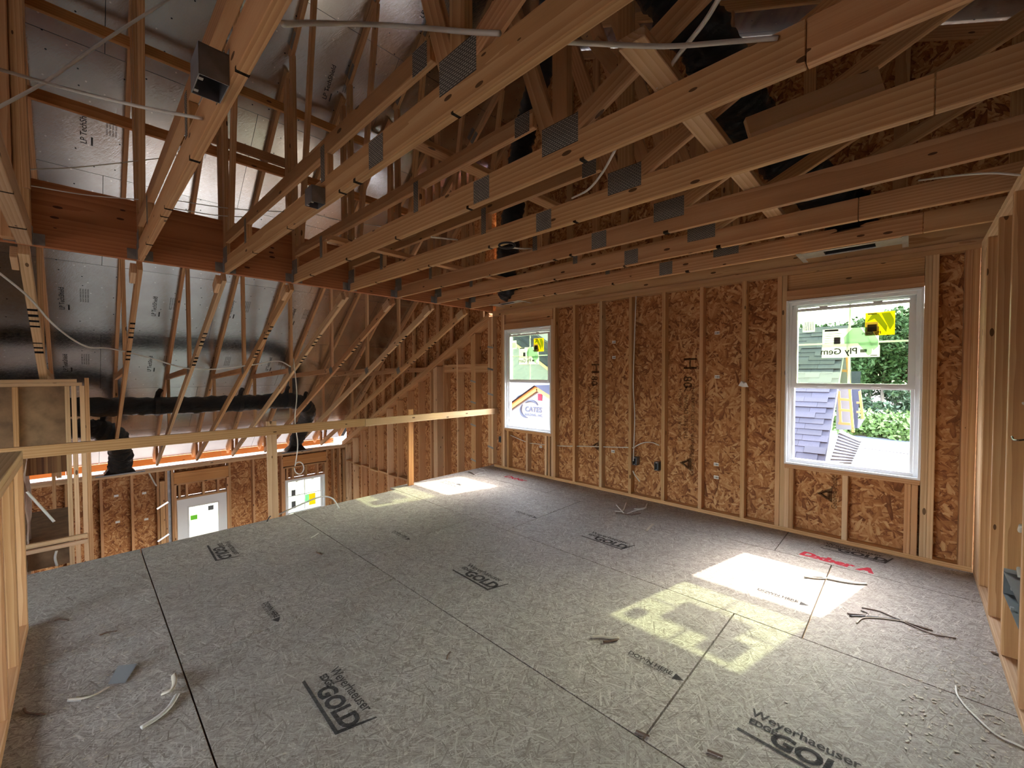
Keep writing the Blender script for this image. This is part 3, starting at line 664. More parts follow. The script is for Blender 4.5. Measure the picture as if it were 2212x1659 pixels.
# ------------------------------------------------------------------ trusses
ORD = ['first', 'second', 'third', 'fourth', 'fifth', 'sixth', 'seventh', 'eighth', 'ninth', 'tenth']
def gusset(x, y, z, w, h, par, a=0.0):
    """toothed plate on the front face at (x, z)"""
    o = link('gusset_plate', boxmesh(w, h, 0.0015, PLATE, 0), None, par)
    M = Matrix(((math.cos(a), -math.sin(a), 0, x), (0, 0, -1, y - 0.0199), (math.sin(a), math.cos(a), 0, z), (0, 0, 0, 1)))
    return place(o, par, M)
def spray(x, y, z, w, par, ax='x'):
    box('spray_mark', (x - w / 2, y - 0.0198, z - 0.0008), (x + w / 2, y + 0.0198, z + 0.03), BLKS, par)
for k in range(8):
    y = YK(k); n = 8 - k
    t = root('roof_truss', (XL, y, ZC), '%s ceiling truss out from the window wall, hung on the reddish beam' % ORD[n - 1], 'truss', 'ceiling trusses over the loft')
    zc = ZC + 0.07
    th = 0.038 if k else 0.076
    yy = y if k else y - 0.03
    board('bottom_chord', (XL + 0.006, yy, zc), (-0.25 + 0.3 * (k % 3), yy, zc), th, 0.14, LUM if k else PALE, t)
    board('bottom_chord', (-0.247 + 0.3 * (k % 3), yy, zc), (3.45, yy, zc), th, 0.14, LUM, t)
    if k:
        board('raised_chord', (XL + 0.09, y, 2.755), (-1.37, y, 2.755), 0.038, 0.089, LUM, t)
        for x in (-4.655, -3.945, -2.365): stud('short_web', x, y, 2.586, 2.709, 0.038, 0.038, LUM, t); 
        for x in (-3.985, -2.405): stud('short_web', x, y, 2.586, 2.709, 0.038, 0.038, LUM, t)
        for x in (-3.97, -2.40): gusset(x, y, 2.665, 0.052, 0.20, t)
        gusset(-1.44, y, 2.745, 0.10, 0.10, t)
        gusset(-1.203, y, 2.60, 0.21, 0.13, t)
        gusset(-4.655, y, 2.60, 0.14, 0.15, t)
        gusset(-1.80 + 0.05 * (k % 2), y, 2.515, 0.13, 0.125, t)
    board('end_post', (-4.68, yy, 2.587), (-4.68, yy, roofL(-4.68) - 0.12), th, 0.089, LUM, t, up=(1, 0, 0))
    if not k: board('end_post', (-4.665, yy - 0.075, 2.46), (-4.665, yy - 0.075, roofL(-4.68) - 0.12), 0.07, 0.1, LUM, t, up=(1, 0, 0))
    board('web', (-4.52, y, 2.80), (-4.04, y, roofL(-4.04) - 0.12), 0.038, 0.07, LUM, t, up=(1, 0, 0))
    board('web', (-1.255, y, 2.60), (-2.12, y, roofR(-2.12) - 0.10), 0.038, 0.089, LUM, t, up=(1, 0, 0))
    board('web', (-1.203, y, 2.587), (-1.203, y, roofR(-1.2) - 0.105), 0.038, 0.089, LUM, t, up=(1, 0, 0))
    board('web', (-1.13, y, 2.615), (1.0, y, 3.59), 0.038, 0.089, LUM, t)
    tl = lambda x: roofL(x) - 0.0585
    board('top_chord', (-4.73, y, tl(-4.73)), (RX - 0.02, y, tl(RX - 0.02)), 0.038, 0.089, LUM, t)
    tr = lambda x: roofR(x) - 0.0505
    board('top_chord', (RX + 0.02, y, tr(RX + 0.02)), (3.9, y, tr(3.9)), 0.038, 0.089, LUM, t)
    gusset(-4.60, y, roofL(-4.6) - 0.07, 0.16, 0.075, t, math.atan(0.8333)); gusset(-4.0, y, roofL(-4.0) - 0.07, 0.16, 0.075, t, math.atan(0.8333))
    # steel hanger on the beam
    for s in (-1, 1): box('hanger_flange', (XL + 0.0004, yy + s * (th / 2 + 0.034) - 0.03, 2.456), (XL + 0.003, yy + s * (th / 2 + 0.034) + 0.03, 2.456 + 0.085), GALV, t)
    for s in (-1, 1): box('hanger_strap', (XL + 0.001, yy + s * (th / 2 + 0.003) - 0.0015, 2.446), (XL + 0.055, yy + s * (th / 2 + 0.003) + 0.0015, 2.58), GALV, t)
    for x in [(-4.25 + 0.37 * ((k * 3 + j * 2) % 9) + 0.05 * j) for j in range(5)]:
        box('spray_mark', (x, yy - th / 2 - 0.0003, ZC - 0.0008), (x + random.uniform(0.012, 0.035), yy + th / 2 + 0.0003, ZC + random.uniform(0.006, 0.02)), BLKS, t)
for k in range(-2, 8):
    y = YK(k) - (0.04 if k == 0 else 0); n = 8 - k
    t = root('sloped_truss', (XW, y, -0.28), '%s sloping truss out from the window wall, running from the beam down to the eave' % ORD[n - 1], 'truss', 'sloping trusses beside the loft')
    th = 0.038 if k else 0.06
    lc = lambda x: lowb(x) + 0.0495
    board('lower_chord', (-10.32, y, lc(-10.32)), (-4.812, y, lc(-4.812)), th, 0.089, PALE if k % 2 == 0 else LUM, t)
    tl = lambda x: roofL(x) - 0.0585
    board('top_chord', (-10.735, y, tl(-10.735)), (-4.83, y, tl(-4.83)), 0.038, 0.089, LUM, t)
    board('web', (-6.72, y, lc(-6.72) + 0.04), (-6.72, y, roofL(-6.72) - 0.12), 0.038, 0.07, LUM, t, up=(1, 0, 0))
    board('web', (-8.62, y, lc(-8.62) + 0.04), (-8.62, y, roofL(-8.62) - 0.12), 0.038, 0.07, LUM, t, up=(1, 0, 0))
    board('web', (-8.72, y, 1.43), (-6.76, y, 1.535), 0.038, 0.075, LUM, t)
    board('end_post', (-4.86, y, 2.5), (-4.86, y, roofL(-4.86) - 0.12), 0.038, 0.089, LUM, t, up=(1, 0, 0))
    board('heel_block', (-10.31, y, -0.15), (-10.31, y, roofL(-10.31) - 0.12), 0.038, 0.08, RED, t, up=(1, 0, 0))
    board('heel_block', (-10.19, y + 0.04, -0.10), (-10.10, y + 0.04, roofL(-10.1) - 0.13), 0.038, 0.08, RED, t, up=(1, 0, 0))
    # scab block under the beam
    board('scab_block', (-4.985, y - th / 2 - 0.021, 2.33), (-4.835, y - th / 2 - 0.021, 2.40), 0.038, 0.10, PALE, t)
    gusset(-4.95, y - 0.001, lc(-4.95), 0.16, 0.08, t, math.atan(0.48)); gusset(-6.72, y, lc(-6.72) + 0.03, 0.11, 0.1, t, math.atan(0.48))
    for j in range(7):
        x = -5.5 - 0.085 * j - 0.11 * ((k + 9) % 3) - (0.2 if j > 3 else 0)
        w_ = random.uniform(0.008, 0.022)
        c = Vector((x, y, lowb(x) - 0.0006))
        d = Vector((1, 0, 0.48)).normalized()
        board('spray_mark', c - d * w_, c + d * w_, th + 0.0006, 0.001, BLKS, t, ch=0)
# ------------------------------------------------------------------ braces along the trusses
def brace(lbl, p0, p1, w_, d_, mat=LUM, up=(0, 0, 1)):
    o = board('brace_board', p0, p1, w_, d_, mat, None, up); return tag(o, lbl, 'brace board', None)
brace('flat brace board laid over the ceiling chords near the raised webs', (-0.69, 1.3, 2.606), (-0.71, 4.5, 2.606), 0.095, 0.038, PALE)
brace('brace board lying on the ceiling chords close to the beam', (-3.485, 1.45, 2.606), (-3.53, 4.5, 2.606), 0.075, 0.038, LUM)
brace('brace board lying on the raised chords halfway along the trusses', (-2.075, 1.3, 2.82), (-2.075, 2.85, 2.82), 0.089, 0.038, LUM)
brace('lower brace board nailed across the posts above the beam', (-4.935, -1.6, 3.66), (-4.935, 3.2, 3.66), 0.038, 0.089, RED)
brace('upper brace board nailed across the posts above the beam', (-4.94, -1.6, 4.36), (-4.94, 2.9, 4.36), 0.038, 0.089, RED)
brace('short scab of board overlapping the lower brace', (-4.935, 0.93, 3.78), (-4.935, 1.72, 3.77), 0.038, 0.089, LUM)
brace('diagonal brace board rising behind the ceiling trusses', (-1.30, 2.3, 3.31), (-2.27, 3.3, 4.72), 0.038, 0.089, LUM, up=(1, 0, 0.6))
brace('wide plank lying diagonally over the ceiling chords', (-0.60, 2.33, 2.68), (-0.12, 2.60, 2.83), 0.038, 0.14, PALE)
# orange edge boards at the eave
eb = root('eave_board', (-10.7, 1, 0.0), 'orange fascia board running along the open eave', 'board')
for a, b in ((-3.4, -0.2), (-0.2, 2.1), (2.1, D)): board('fascia_piece', (-10.80, a + 0.002, -0.245), (-10.80, b - 0.002, -0.245), 0.038, 0.13, RED, eb)
# ------------------------------------------------------------------ guard rail at the open floor edge
gr = root('guard_rail', (-4.72, 2, 0), 'temporary lumber guard rail along the open edge of the loft floor', 'railing')
board('rail_board', (-4.69, -0.75, 0.912), (-4.69, 2.345, 0.905), 0.038, 0.089, LUM, gr)
board('rail_board', (-4.69, 2.35, 0.899), (-4.735, 4.6, 0.888), 0.038, 0.089, PALE, gr)
board('post', (-4.729, 1.365, -0.45), (-4.729, 1.355, 1.0), 0.038, 0.089, PALE, gr, up=(0, 1, 0))
board('post', (-4.765, 3.02, 0.001), (-4.765, 3.02, 1.01), 0.038, 0.075, RED, gr, up=(0, 1, 0))
# ------------------------------------------------------------------ low wall by the stair
lw = root('wall_low', (-2, -0.28, 0), 'low framed wall with a flat cap on the left', kind='structure')
YL = -0.235 - T4 / 2
board('bottom_plate', (-3.7, YL, 0.019), (-1.0, YL, 0.019), T4, 0.038, LUM, lw)
board('cap_plate', (-3.7, YL, 0.988), (-1.0, YL, 0.988), T4, 0.037, PALE, lw)
board('cap_plate', (-3.7, YL, 1.026), (-1.0, YL, 1.026), T4, 0.037, PALE, lw)
for x in (-3.68, -3.19, -2.725, -2.3, -1.9, -1.5, -1.1): stud('stud', x, YL, 0.038, 0.969, 0.038, T4, LUM, lw)
# ------------------------------------------------------------------ framed chase with kraft faced batts beyond the edge
ch = root('wall_chase', (-6.6, -0.3, ZG), 'framed chase with kraft faced insulation beyond the loft edge', kind='structure')
XC = -6.645
board('top_plate', (XC, -1.2, 1.376), (XC, 0.02, 1.376), T4, 0.036, PALE, ch); board('top_plate', (XC, -1.2, 1.414), (XC, -0.02, 1.414), T4, 0.036, PALE, ch)
for y in (0.018, -0.045, -0.095, -0.46, -0.86): board('stud', (XC, y, ZG + 0.04), (XC, y, 1.357), 0.038, T4, PALE if y > -0.2 else LUM, ch, up=(1, 0, 0))
board('stud', (XC, 0.056, ZG + 0.04), (XC, 0.056, 1.445), 0.036, T4, LUM, ch, up=(1, 0, 0))
for z in (-0.305, -0.365): board('cross_rail', (XC + 0.065, -0.9, z), (XC + 0.065, 0.03, z), 0.038, 0.045, PALE, ch)
box('insulation_batt', (XC - 0.09, -0.44, 0.72), (XC - 0.03, -0.115, 1.355), KRAFT, ch)
box('insulation_batt', (XC - 0.09, -0.84, 0.72), (XC - 0.03, -0.48, 1.355), KRAFT, ch)
# unseen panels added below the chase to keep light off the slab
prism('light_block_panel', [(-6.69, ZG), (-4.80, ZG), (-4.80, -0.25), (-6.69, -0.80)], 0.085, 0.097, DECK, ch)
box('light_block_panel', (-6.71, -3.3, ZG), (-6.695, 0.08, -0.8), DECK, ch)
box('light_block_panel', (-6.80, -3.3, 0.4), (-6.785, -0.1, 1.33), DECK, ch)
def batt():
    random.seed(3); vs, fs = [], []; n, m = 14, 5
    for i in range(n + 1):
        for j in range(m + 1):
            vs.append((XC - 0.06 - 0.3 * j / m + random.uniform(-.02, .02), -0.42 + 0.02 * i / n * 8 * (0.3 + 0.25 * math.sin(i)) * 0.3 + random.uniform(-.02, .02), 1.25 - 2.35 * i / n))
    for i in range(n):
        for j in range(m): a = i * (m + 1) + j; fs.append((a, a + 1, a + m + 2, a + m + 1))
    return rawmesh('torn_batt_edge', vs, fs, PINK, ch)
batt()
box('stair_soffit', (XC - 1.6, -1.0, -0.62), (XC - 0.1, -0.1, -0.32), KRAFT, ch)
for q in (-0.3, -0.6, -0.9): board('stud', (-9.4, q, ZG + 0.04), (-9.4, q, 0.3), 0.038, T4, LUM, ch, up=(1, 0, 0))
# ------------------------------------------------------------------ ducts and registers
def flex(name, lbl, pts, r, cat='duct', straps=()):
    t = root(name, pts[0], lbl, cat)
    P = spline(pts, 22)
    vs, fs = tubemesh(P, r, 20)
    random.seed(len(P)); N = len(P)
    for i in range(N):
        s = 1 + 0.06 * math.sin(i * 1.9) + random.uniform(-.05, .04)
        for k in range(20):
            v = vs[i * 20 + k]; vs[i * 20 + k] = P[i] + (v - P[i]) * (s + 0.05 * math.sin(3 * k * 0.314 + i * 0.7) + random.uniform(-.05, .04))
    rawmesh('duct_sleeve', vs, fs, DUCT, t, True)
    for f in straps:
        i = int(f * (N - 1)); p = P[i]; d = (P[min(i + 1, N - 1)] - P[i - 1]).normalized()
        vs, fs = tubemesh([p - d * 0.03, p + d * 0.03], r * 1.09, 20); sp_ = rawmesh('strap', vs, fs, DUCT, t, True)
        a = p + Vector((0, 0, r)); vs, fs = tubemesh([a - Vector((0, 0, .02)), a + Vector((0.0, 0.02, 0.07)), a + Vector((-.03, 0.05, 0.11))], 0.035, 8); rawmesh('tied_film', vs, fs, DUCT, sp_, True)
    return t
flex('flexible_duct', 'long black flexible duct resting on the sloping trusses under the foil roof', [(-8.35, -2.4, 1.12), (-8.3, -0.5, 1.05), (-8.3, 0.7, 1.0), (-8.3, 2.0, 0.98), (-8.35, 2.75, 0.98), (-8.75, 3.18, 0.75), (-9.35, 3.28, 0.35), (-9.75, 3.28, 0.0)], 0.135, straps=(0.3, 0.42, 0.55, 0.66))
flex('flexible_duct', 'lower black flexible duct bending down to a boot at the eave', [(-9.0, -2.4, 0.75), (-8.95, -0.4, 0.68), (-8.95, 0.05, 0.66), (-9.1, 0.36, 0.52), (-9.45, 0.45, 0.15), (-9.7, 0.45, -0.08)], 0.145, straps=(0.5,))
def boot(lbl, y, x=-9.8):
    t = root('duct_boot', (x, y, -0.22), lbl, 'duct boot')
    vs = []
    for z, r_, q in ((-0.21, 0.2, 1), (-0.1, 0.13, 0.6), (0.02, 0.12, 0)):
        for k in range(16):
            a = 2 * math.pi * k / 16; ca, sa = math.cos(a), math.sin(a); m = max(abs(ca), abs(sa)); s = r_ * ((1 - q) + q / m)
            vs.append(Vector((x + (0.2 + z) * 0.4 - 0.04 + ca * s * 0.7, y + sa * s, z)))
    fs = [(i * 16 + k, i * 16 + (k + 1) % 16, (i + 1) * 16 + (k + 1) % 16, (i + 1) * 16 + k) for i in range(2) for k in range(16)] + [tuple(range(16))]
    rawmesh('boot_body', vs, fs, DUCT, t, True)
    board('hanger_bar', (x + 0.1, y - 0.3, -0.222), (x + 0.1, y + 0.32, -0.222), 0.05, 0.022, STEEL, t)
boot('black duct boot on a steel bar at the eave, under the short duct', 0.45); boot('black duct boot on a steel bar at the eave, near the window wall', 3.28)
flex('flexible_duct', 'fat black flexible duct hanging among the webs over the loft', [px(1330, -160, 1, 2.35), px(1440, -30, 1, 2.5), px(1525, 90, 1, 2.72), px(1590, 215, 1, 3.05), px(1650, 300, 1, 3.4), px(1730, 375, 1, 3.72), px(1790, 430, 1, 4.0), Vector((-0.36, 4.14, 2.72)), Vector((-0.35, 4.15, 2.56))], 0.155)
flex('flexible_duct', 'slender black flexible duct dropping near the corner post', [px(1190, -20, 1, 3.72), px(1182, 100, 1, 3.75), px(1148, 230, 1, 3.74), px(1125, 330, 1, 3.73), px(1112, 430, 1, 3.73), Vector((-3.62, 3.73, 3.1)), Vector((-3.8, 3.85, 2.75)), Vector((-3.98, 4.09, 2.56))], 0.13)
def register(lbl, x0, x1, y0, y1):
    t = root('ceiling_register', ((x0 + x1) / 2, (y0 + y1) / 2, 2.44), lbl, 'register')
    m0, m1 = x0 + (x1 - x0) * 0.26, x0 + (x1 - x0) * 0.73; n0, n1 = y0 + 0.06, y1 - 0.16
    for a, b, c, d in ((x0, m0, n0 - 0.03, n1 + 0.03), (m1, x1, n0 - 0.03, n1 + 0.03), (m0, m1, n0 - 0.03, n0), (m0, m1, n1, n1 + 0.03)): box('tin_flange', (a, c, 2.438), (b, d, 2.442), FOILTAPE, t)
    for a in (x0, x1 - 0.035): box('tin_bracket', (a, y0, 2.437), (a + 0.035, y1, 2.4385), FOILTAPE, t)
    for a, b, c, d in ((m0, m1, n0, n0 + 0.003), (m0, m1, n1 - 0.003, n1), (m0, m0 + 0.003, n0, n1), (m1 - 0.003, m1, n0, n1)): box('tin_collar', (a, c, 2.442), (b, d, 2.56), BLACKW, t)  # collar coloured black, painting the shade inside the slot
    box('duct_throat', (m0, n0, 2.555), (m1, n1, 2.56), BLACKW, t)  # black lid stands in for the shade up the duct
register('tin register box with dark slot hung above the large window', -0.68, -0.02, 4.02, 4.37)
register('tin register box hung above the window beside the loft edge', -4.26, -3.70, 3.98, 4.26)
# ------------------------------------------------------------------ electrical boxes
def jbox(lbl, p, sx, sy, sz, open_ax='z', mat=GREY, cat='electrical box'):
    """open box, base centre p"""
    t = root('electrical_box', p, lbl, cat); q = 0.003; x, y, z = p
    a0, a1, b0, b1, c0, c1 = x - sx / 2, x + sx / 2, y - sy / 2, y + sy / 2, z, z + sz
    W_ = []
    if open_ax != '-x': W_.append(((a0, b0, c0), (a0 + q, b1, c1)))
    W_.append(((a1 - q, b0, c0), (a1, b1, c1)))
    if open_ax != '-y': W_.append(((a0, b0, c0), (a1, b0 + q, c1)))
    W_.append(((a0, b1 - q, c0), (a1, b1, c1)))
    if open_ax != 'z': W_.append(((a0, b0, c0), (a1, b1, c0 + q)))
    W_.append(((a0, b0, c1 - q), (a1, b1, c1)))
    for i, (l, h) in enumerate(W_): box('box_side', l, h, mat, t)
    for s in (-1, 1):
        if open_ax == 'z': box('screw_tab', (x + s * sx * 0.3 - 0.008, b0 + 0.004, c0), (x + s * sx * 0.3 + 0.008, b0 + 0.016, c0 + 0.012), GALV, t)
        elif open_ax == '-y': box('screw_tab', (x - 0.008, b0, z + sz / 2 + s * sz * 0.42 - 0.006), (x + 0.008, b0 + 0.012, z + sz / 2 + s * sz * 0.42 + 0.006), GALV, t)
        else: box('screw_tab', (a0, y - 0.008, z + sz / 2 + s * sz * 0.42 - 0.006), (a0 + 0.012, y + 0.008, z + sz / 2 + s * sz * 0.42 + 0.006), GALV, t)
    if sx > 0.1 or sy > 0.1 and open_ax == '-x': box('mounting_bracket', (a0, b1, c0 + sz * 0.3), (a1, b1 + 0.002, c1 + 0.02), GALV, t)
    return t
jbox('open metal box nailed high on the truss over the low wall', (-1.69, YK(1) - 0.061, 2.43), 0.13, 0.082, 0.10, 'z', STEEL)
jbox('small open metal box nailed to the truss halfway to the beam', (-2.42, YK(2) - 0.056, 2.43), 0.10, 0.072, 0.09, 'z', STEEL)
p = px(1374, 1005, 1, D + 0.03); jbox('outlet box with dangling cables on a wall stud', (p.x - 0.003, D + 0.03, 0.39), 0.055, 0.07, 0.095, '-y')
p = px(1421, 1016, 1, D + 0.03); jbox('outlet box tucked behind the next stud along the wall', (p.x - 0.004, D + 0.03, 0.37), 0.05, 0.07, 0.095, '-y')
p = px(1079, 961, 1, D + 0.03); jbox('outlet box low beside the corner post', (-4.625, D + 0.03, 0.40), 0.05, 0.06, 0.095, '-y')
jbox('wide grey switch box on the open stud wall', (XR + 0.036, 3.03, 0.36), 0.07, 0.41, 0.11, '-x')
# ------------------------------------------------------------------ cables
def cable(lbl, pts, r=0.0055, mat=CABLE, n=10, name='electrical_cable', flat=1.0, seg=8):
    o = tube(name, pts, r, mat, None, seg, n, flat); return tag(o, lbl, 'cable')
cable('white cable sagging from the near truss to the beam posts', (lambda a, b: [a, a.lerp(b, .35) + Vector((0, 0, -.012)), a.lerp(b, .7) + Vector((0, 0, -.012)), b])(px(-8, 148, 1, -0.19), px(437, 256, 1, 0.355)), 0.0065)
cable('white cable pulled tight across the near corner under the foil', [px(-30, 246, 0, -3.6), px(100, 175, 0, -3.6), px(230, 85, 0, -3.6), px(370, -5, 0, -3.6), px(470, -70, 0, -3.6)], 0.0085)
cable('grey cable bridging the two trusses nearest the low wall', [px(612, 52, 1, YK(1) + 0.03), px(690, 50, 1, 0.6), px(850, 55, 1, 0.85), px(1000, 68, 1, 0.93), px(1080, 72, 1, YK(2) - 0.025)], 0.0085)
cable('white cable running from truss to truss near the gusset plates', [px(1222, 90, 1, YK(2) + 0.025), px(1300, 95, 1, 1.2), px(1440, 100, 1, 1.35), px(1580, 90, 1, 1.5), px(1680, 82, 1, YK(3) - 0.025)], 0.008)
cable('white cable leaning up past the fat black duct', [px(1418, 188, 1, YK(3) - 0.03), px(1465, 120, 1, 1.5), px(1520, 50, 1, 1.42), px(1560, -15, 1, 1.35)], 0.008)
cable('thin white cable drooping between two ceiling chords', [px(1329, 324, 1, YK(3) + 0.025), px(1300, 375, 1, 1.9), px(1270, 410, 1, 2.0), px(1236, 428, 1, YK(4) - 0.025)], 0.006)
cable('thin white cable bowing over to the right wall top', [px(1985, 390, 1, YK(6) - 0.025), px(2060, 380, 1, 3.2), px(2140, 374, 1, 3.05), px(2205, 378, 0, XR + 0.0)], 0.005)
cable('white cable looping along the sloping trusses below the beam', [px(-20, 575, 0, -4.9), px(60, 640, 0, -5.1), px(120, 705, 0, -5.5), px(185, 748, 0, -5.9), px(240, 753, 0, -6.3), px(320, 772, 0, -6.5), px(400, 795, 0, -6.55), px(470, 797, 0, -6.55), px(545, 788, 0, -6.6), px(600, 780, 0, -6.6), px(628, 792, 0, -6.62)], 0.008)
cable('thin wire stretched above the beam between the posts', [px(48, 367, 0, -4.6), px(180, 360, 0, -4.6), px(345, 342, 0, -4.6)], 0.004, YCABLE)
for i, (a, b) in enumerate((((60, 400), (310, 432)), ((380, 433), (620, 458)), ((375, 450), (560, 470)), ((640, 452), (830, 490)))):
    cable(['wire along the beam top beside the low wall', 'wire along the beam top past the second truss', 'lower wire along the beam top past the second truss', 'wire along the beam top past the third truss'][i], [px(a[0], a[1], 0, -4.58), px((a[0] + b[0]) / 2, (a[1] + b[1]) / 2 + 5, 0, -4.58), px(b[0], b[1], 0, -4.58)], 0.004)
c0 = [px(634, 775, 0, -6.4), px(641, 850, 0, -6.2), px(637, 905, 0, -6.0), px(643, 960, 0, -5.95), px(638, 1003, 0, -5.95)]
loop = [px(646 + 10 * math.cos(a), 1011 + 13 * math.sin(a), 0, -5.95 + 0.05 * math.sin(a)) for a in [math.pi * (1 + i / 5) for i in range(11)]]
cable('thin cable hanging in a loop beyond the guard rail', c0 + loop[1:], 0.007)
cable('cable arching over the open floor edge', [px(600, 1112, 0, -4.8), px(640, 1094, 0, -4.74), px(690, 1074, 0, -4.66), px(718, 1077, 0, -4.6), px(733, 1099, 2, 0.006)], 0.008)
cable('black hook of cable at the foot of the rail post', [px(577, 1126, 2, 0.005), px(583, 1116, 0, -4.7), px(594, 1111, 2, 0.005)], 0.006, BLACKW)
cable('white cable running down a wall stud to the outlet box', [px(1374, 640, 1, D - 0.006), px(1371, 720, 1, D - 0.006), px(1368, 830, 1, D - 0.006), px(1371, 900, 1, D - 0.006), px(1368, 996, 1, D - 0.004)], 0.006)
cable('white cable threaded level through the wall studs', [px(1098, 938, 1, D + 0.045), px(1137, 955, 1, D + 0.045), px(1152, 958, 1, D + 0.045), px(1205, 963, 1, D + 0.045), px(1260, 964, 1, D + 0.045), px(1330, 966, 1, D + 0.045), px(1372, 967, 1, D + 0.03)], 0.0055)
cable('white cable bowing from the outlet stud to the next stud', [px(1366, 968, 1, D - 0.004), px(1388, 957, 1, D + 0.01), px(1408, 956, 1, D + 0.03), px(1424, 962, 1, D + 0.05)], 0.0055)
cable('two cable tails dangling below the outlet box', [px(1367, 1017, 1, D + 0.02), px(1372, 1027, 1, D), px(1378, 1035, 1, D), px(1382, 1040, 1, D)], 0.006)
cable('white cable snaking down between the studs of the right wall', [px(2212, 870, 0, XR + 0.05), px(2192, 960, 0, XR + 0.06), px(2185, 1010, 0, XR + 0.06), px(2196, 1060, 0, XR + 0.06), px(2206, 1110, 0, XR + 0.06)], 0.007)
cable('bundle of white cable entering the wide switch box', [px(2206, 1135, 0, XR + 0.05), px(2198, 1170, 0, XR + 0.05), px(2197, 1200, 0, XR + 0.05), px(2204, 1248, 0, XR + 0.05)], 0.009)
cable('copper wire ends poking past the right wall stud', [px(2186, 943, 0, XR - 0.01), px(2190, 950, 0, XR - 0.012), px(2200, 951, 0, XR - 0.005), px(2212, 950, 0, XR + 0.02)], 0.004, COPPER)
cable('white cable drooping inside the framed chase', [px(58, 1062, 0, -6.5), px(88, 1095, 0, -6.52), px(117, 1127, 0, -6.5)], 0.012)
cable('curled cable under the cross rail of the chase', [px(122, 1190, 0, -6.5), px(119, 1205, 0, -6.5), px(123, 1222, 0, -6.5)], 0.01)
cable('pale cable drooping from the eave beside the lower door', [px(322, 1022, 0, XW + 0.01), px(332, 1040, 0, XW + 0.01), px(338, 1050, 0, XW + 0.01)], 0.012)
k5 = tube('cable_coil', [px(1095 + 17 * math.cos(a), 530 + 6 * math.sin(a), 1, YK(4) - 0.04 - 0.004 * i) for i, a in enumerate([0.7 * i for i in range(19)])], 0.008, BLACKW, None, 8, 5); tag(k5, 'black coil of wire tied under a ceiling chord', 'cable coil')
cable('white cable pair strung between chords by the black coil', [px(1105, 535, 1, YK(4) + 0.02), px(1130, 537, 1, 2.6), px(1148, 537, 1, YK(5) - 0.02)], 0.006)
cable('white cable pair strung between chords near the beam', [px(932, 512, 1, YK(3) + 0.02), px(960, 515, 1, 1.95), px(988, 518, 1, YK(4) - 0.02)], 0.006)
# ------------------------------------------------------------------ scraps on the loft floor
def scrap(lbl, pix, r=0.006, mat=CABLE, name='cable_scrap', lift=0.0, cat='cable scrap', n=8, flat=0.7):
    P = [px(x, y, 2, r * flat + 0.0012 + (lift * math.sin(math.pi * i / (len(pix) - 1)))) for i, (x, y) in enumerate(pix)]
    o = tube(name, P, r, mat, None, 8, n, flat); return tag(o, lbl, cat)
scrap('curved white cable offcut lying by the low wall', [(383, 1500), (365, 1528), (340, 1550), (305, 1572)], 0.011, CABLE, flat=0.6)
scrap('white cable end curling up beside the curved offcut', [(352, 1498), (370, 1490), (377, 1475), (375, 1458)], 0.012, YCABLE, flat=0.5, lift=0.02)
o = scrap('thin tan stick tied to a grey tag', [(235, 1484), (205, 1500), (180, 1508), (150, 1510)], 0.006, YCABLE, 'tag_stick', 0.006, 'scrap')
tg = rawmesh('grey_tag', [Vector(v) for v in (px(233, 1478, 2, 0.004), px(270, 1475, 2, 0.004), px(297, 1433, 2, 0.012), px(255, 1438, 2, 0.012), px(233, 1478, 2, 0.002), px(270, 1475, 2, 0.002), px(297, 1433, 2, 0.010), px(255, 1438, 2, 0.010))], [(0, 1, 2, 3), (7, 6, 5, 4), (0, 4, 5, 1), (1, 5, 6, 2), (2, 6, 7, 3), (3, 7, 4, 0)], plain('grey_tag_card', (0.27, 0.28, 0.28), 0.7)); tag(tg, 'grey square tag lying near the low wall', 'tag')
tg = rawmesh('paper_scrap', [Vector(v) for v in (px(146, 1509, 2, 0.004), px(176, 1508, 2, 0.004), px(175, 1515, 2, 0.004), px(144, 1516, 2, 0.004), px(146, 1509, 2, 0.002), px(176, 1508, 2, 0.002), px(175, 1515, 2, 0.002), px(144, 1516, 2, 0.002))], [(0, 1, 2, 3), (7, 6, 5, 4), (0, 4, 5, 1), (1, 5, 6, 2), (2, 6, 7, 3), (3, 7, 4, 0)], WHITEP); tag(tg, 'small white paper scrap by the tan stick', 'paper scrap')
scrap('dark bent wire near the bottom of the low wall', [(52, 1530), (60, 1540), (97, 1543)], 0.005, COPPER)
scrap('white cable strip crossing the bright sun patch', [(1738, 1246), (1770, 1246), (1785, 1249), (1820, 1256), (1850, 1260), (1872, 1261)], 0.008, CABLE)
scrap('white cable loop end on the sun patch', [(1738, 1246), (1760, 1249), (1785, 1250)], 0.006, YCABLE)
for i, (pp, m) in enumerate((([(1830, 1325), (1880, 1330), (1930, 1338), (1960, 1342)], COPPER), ([(1835, 1330), (1890, 1332), (1945, 1338)], BLACKW), ([(1862, 1312), (1900, 1320), (1935, 1335), (2005, 1360)], COPPER), ([(1850, 1346), (1865, 1335), (1900, 1335), (1960, 1343)], YCABLE), ([(1860, 1318), (1875, 1325), (1870, 1332)], COPPER), ([(1940, 1340), (1985, 1352), (2015, 1362)], COPPER), ([(1955, 1345), (2010, 1368), (2065, 1379)], COPPER))):
    scrap(['split brown wire', 'black wire strand', 'long brown wire strand', 'pale stripped sheath', 'short crooked wire', 'wire strand at the tip', 'trailing thin wire'][i] + ' in the frayed bundle by the sun patch', pp, 0.004, m)
scrap('pale cable stub on the open floor left of the sun patch', [(1279, 1376), (1300, 1375), (1318, 1378), (1337, 1378)], 0.008, YCABLE)
scrap('short red brown stick beside the pale stub', [(1303, 1386), (1318, 1385), (1333, 1382)], 0.007, COPPER, cat='stick', name='stick')
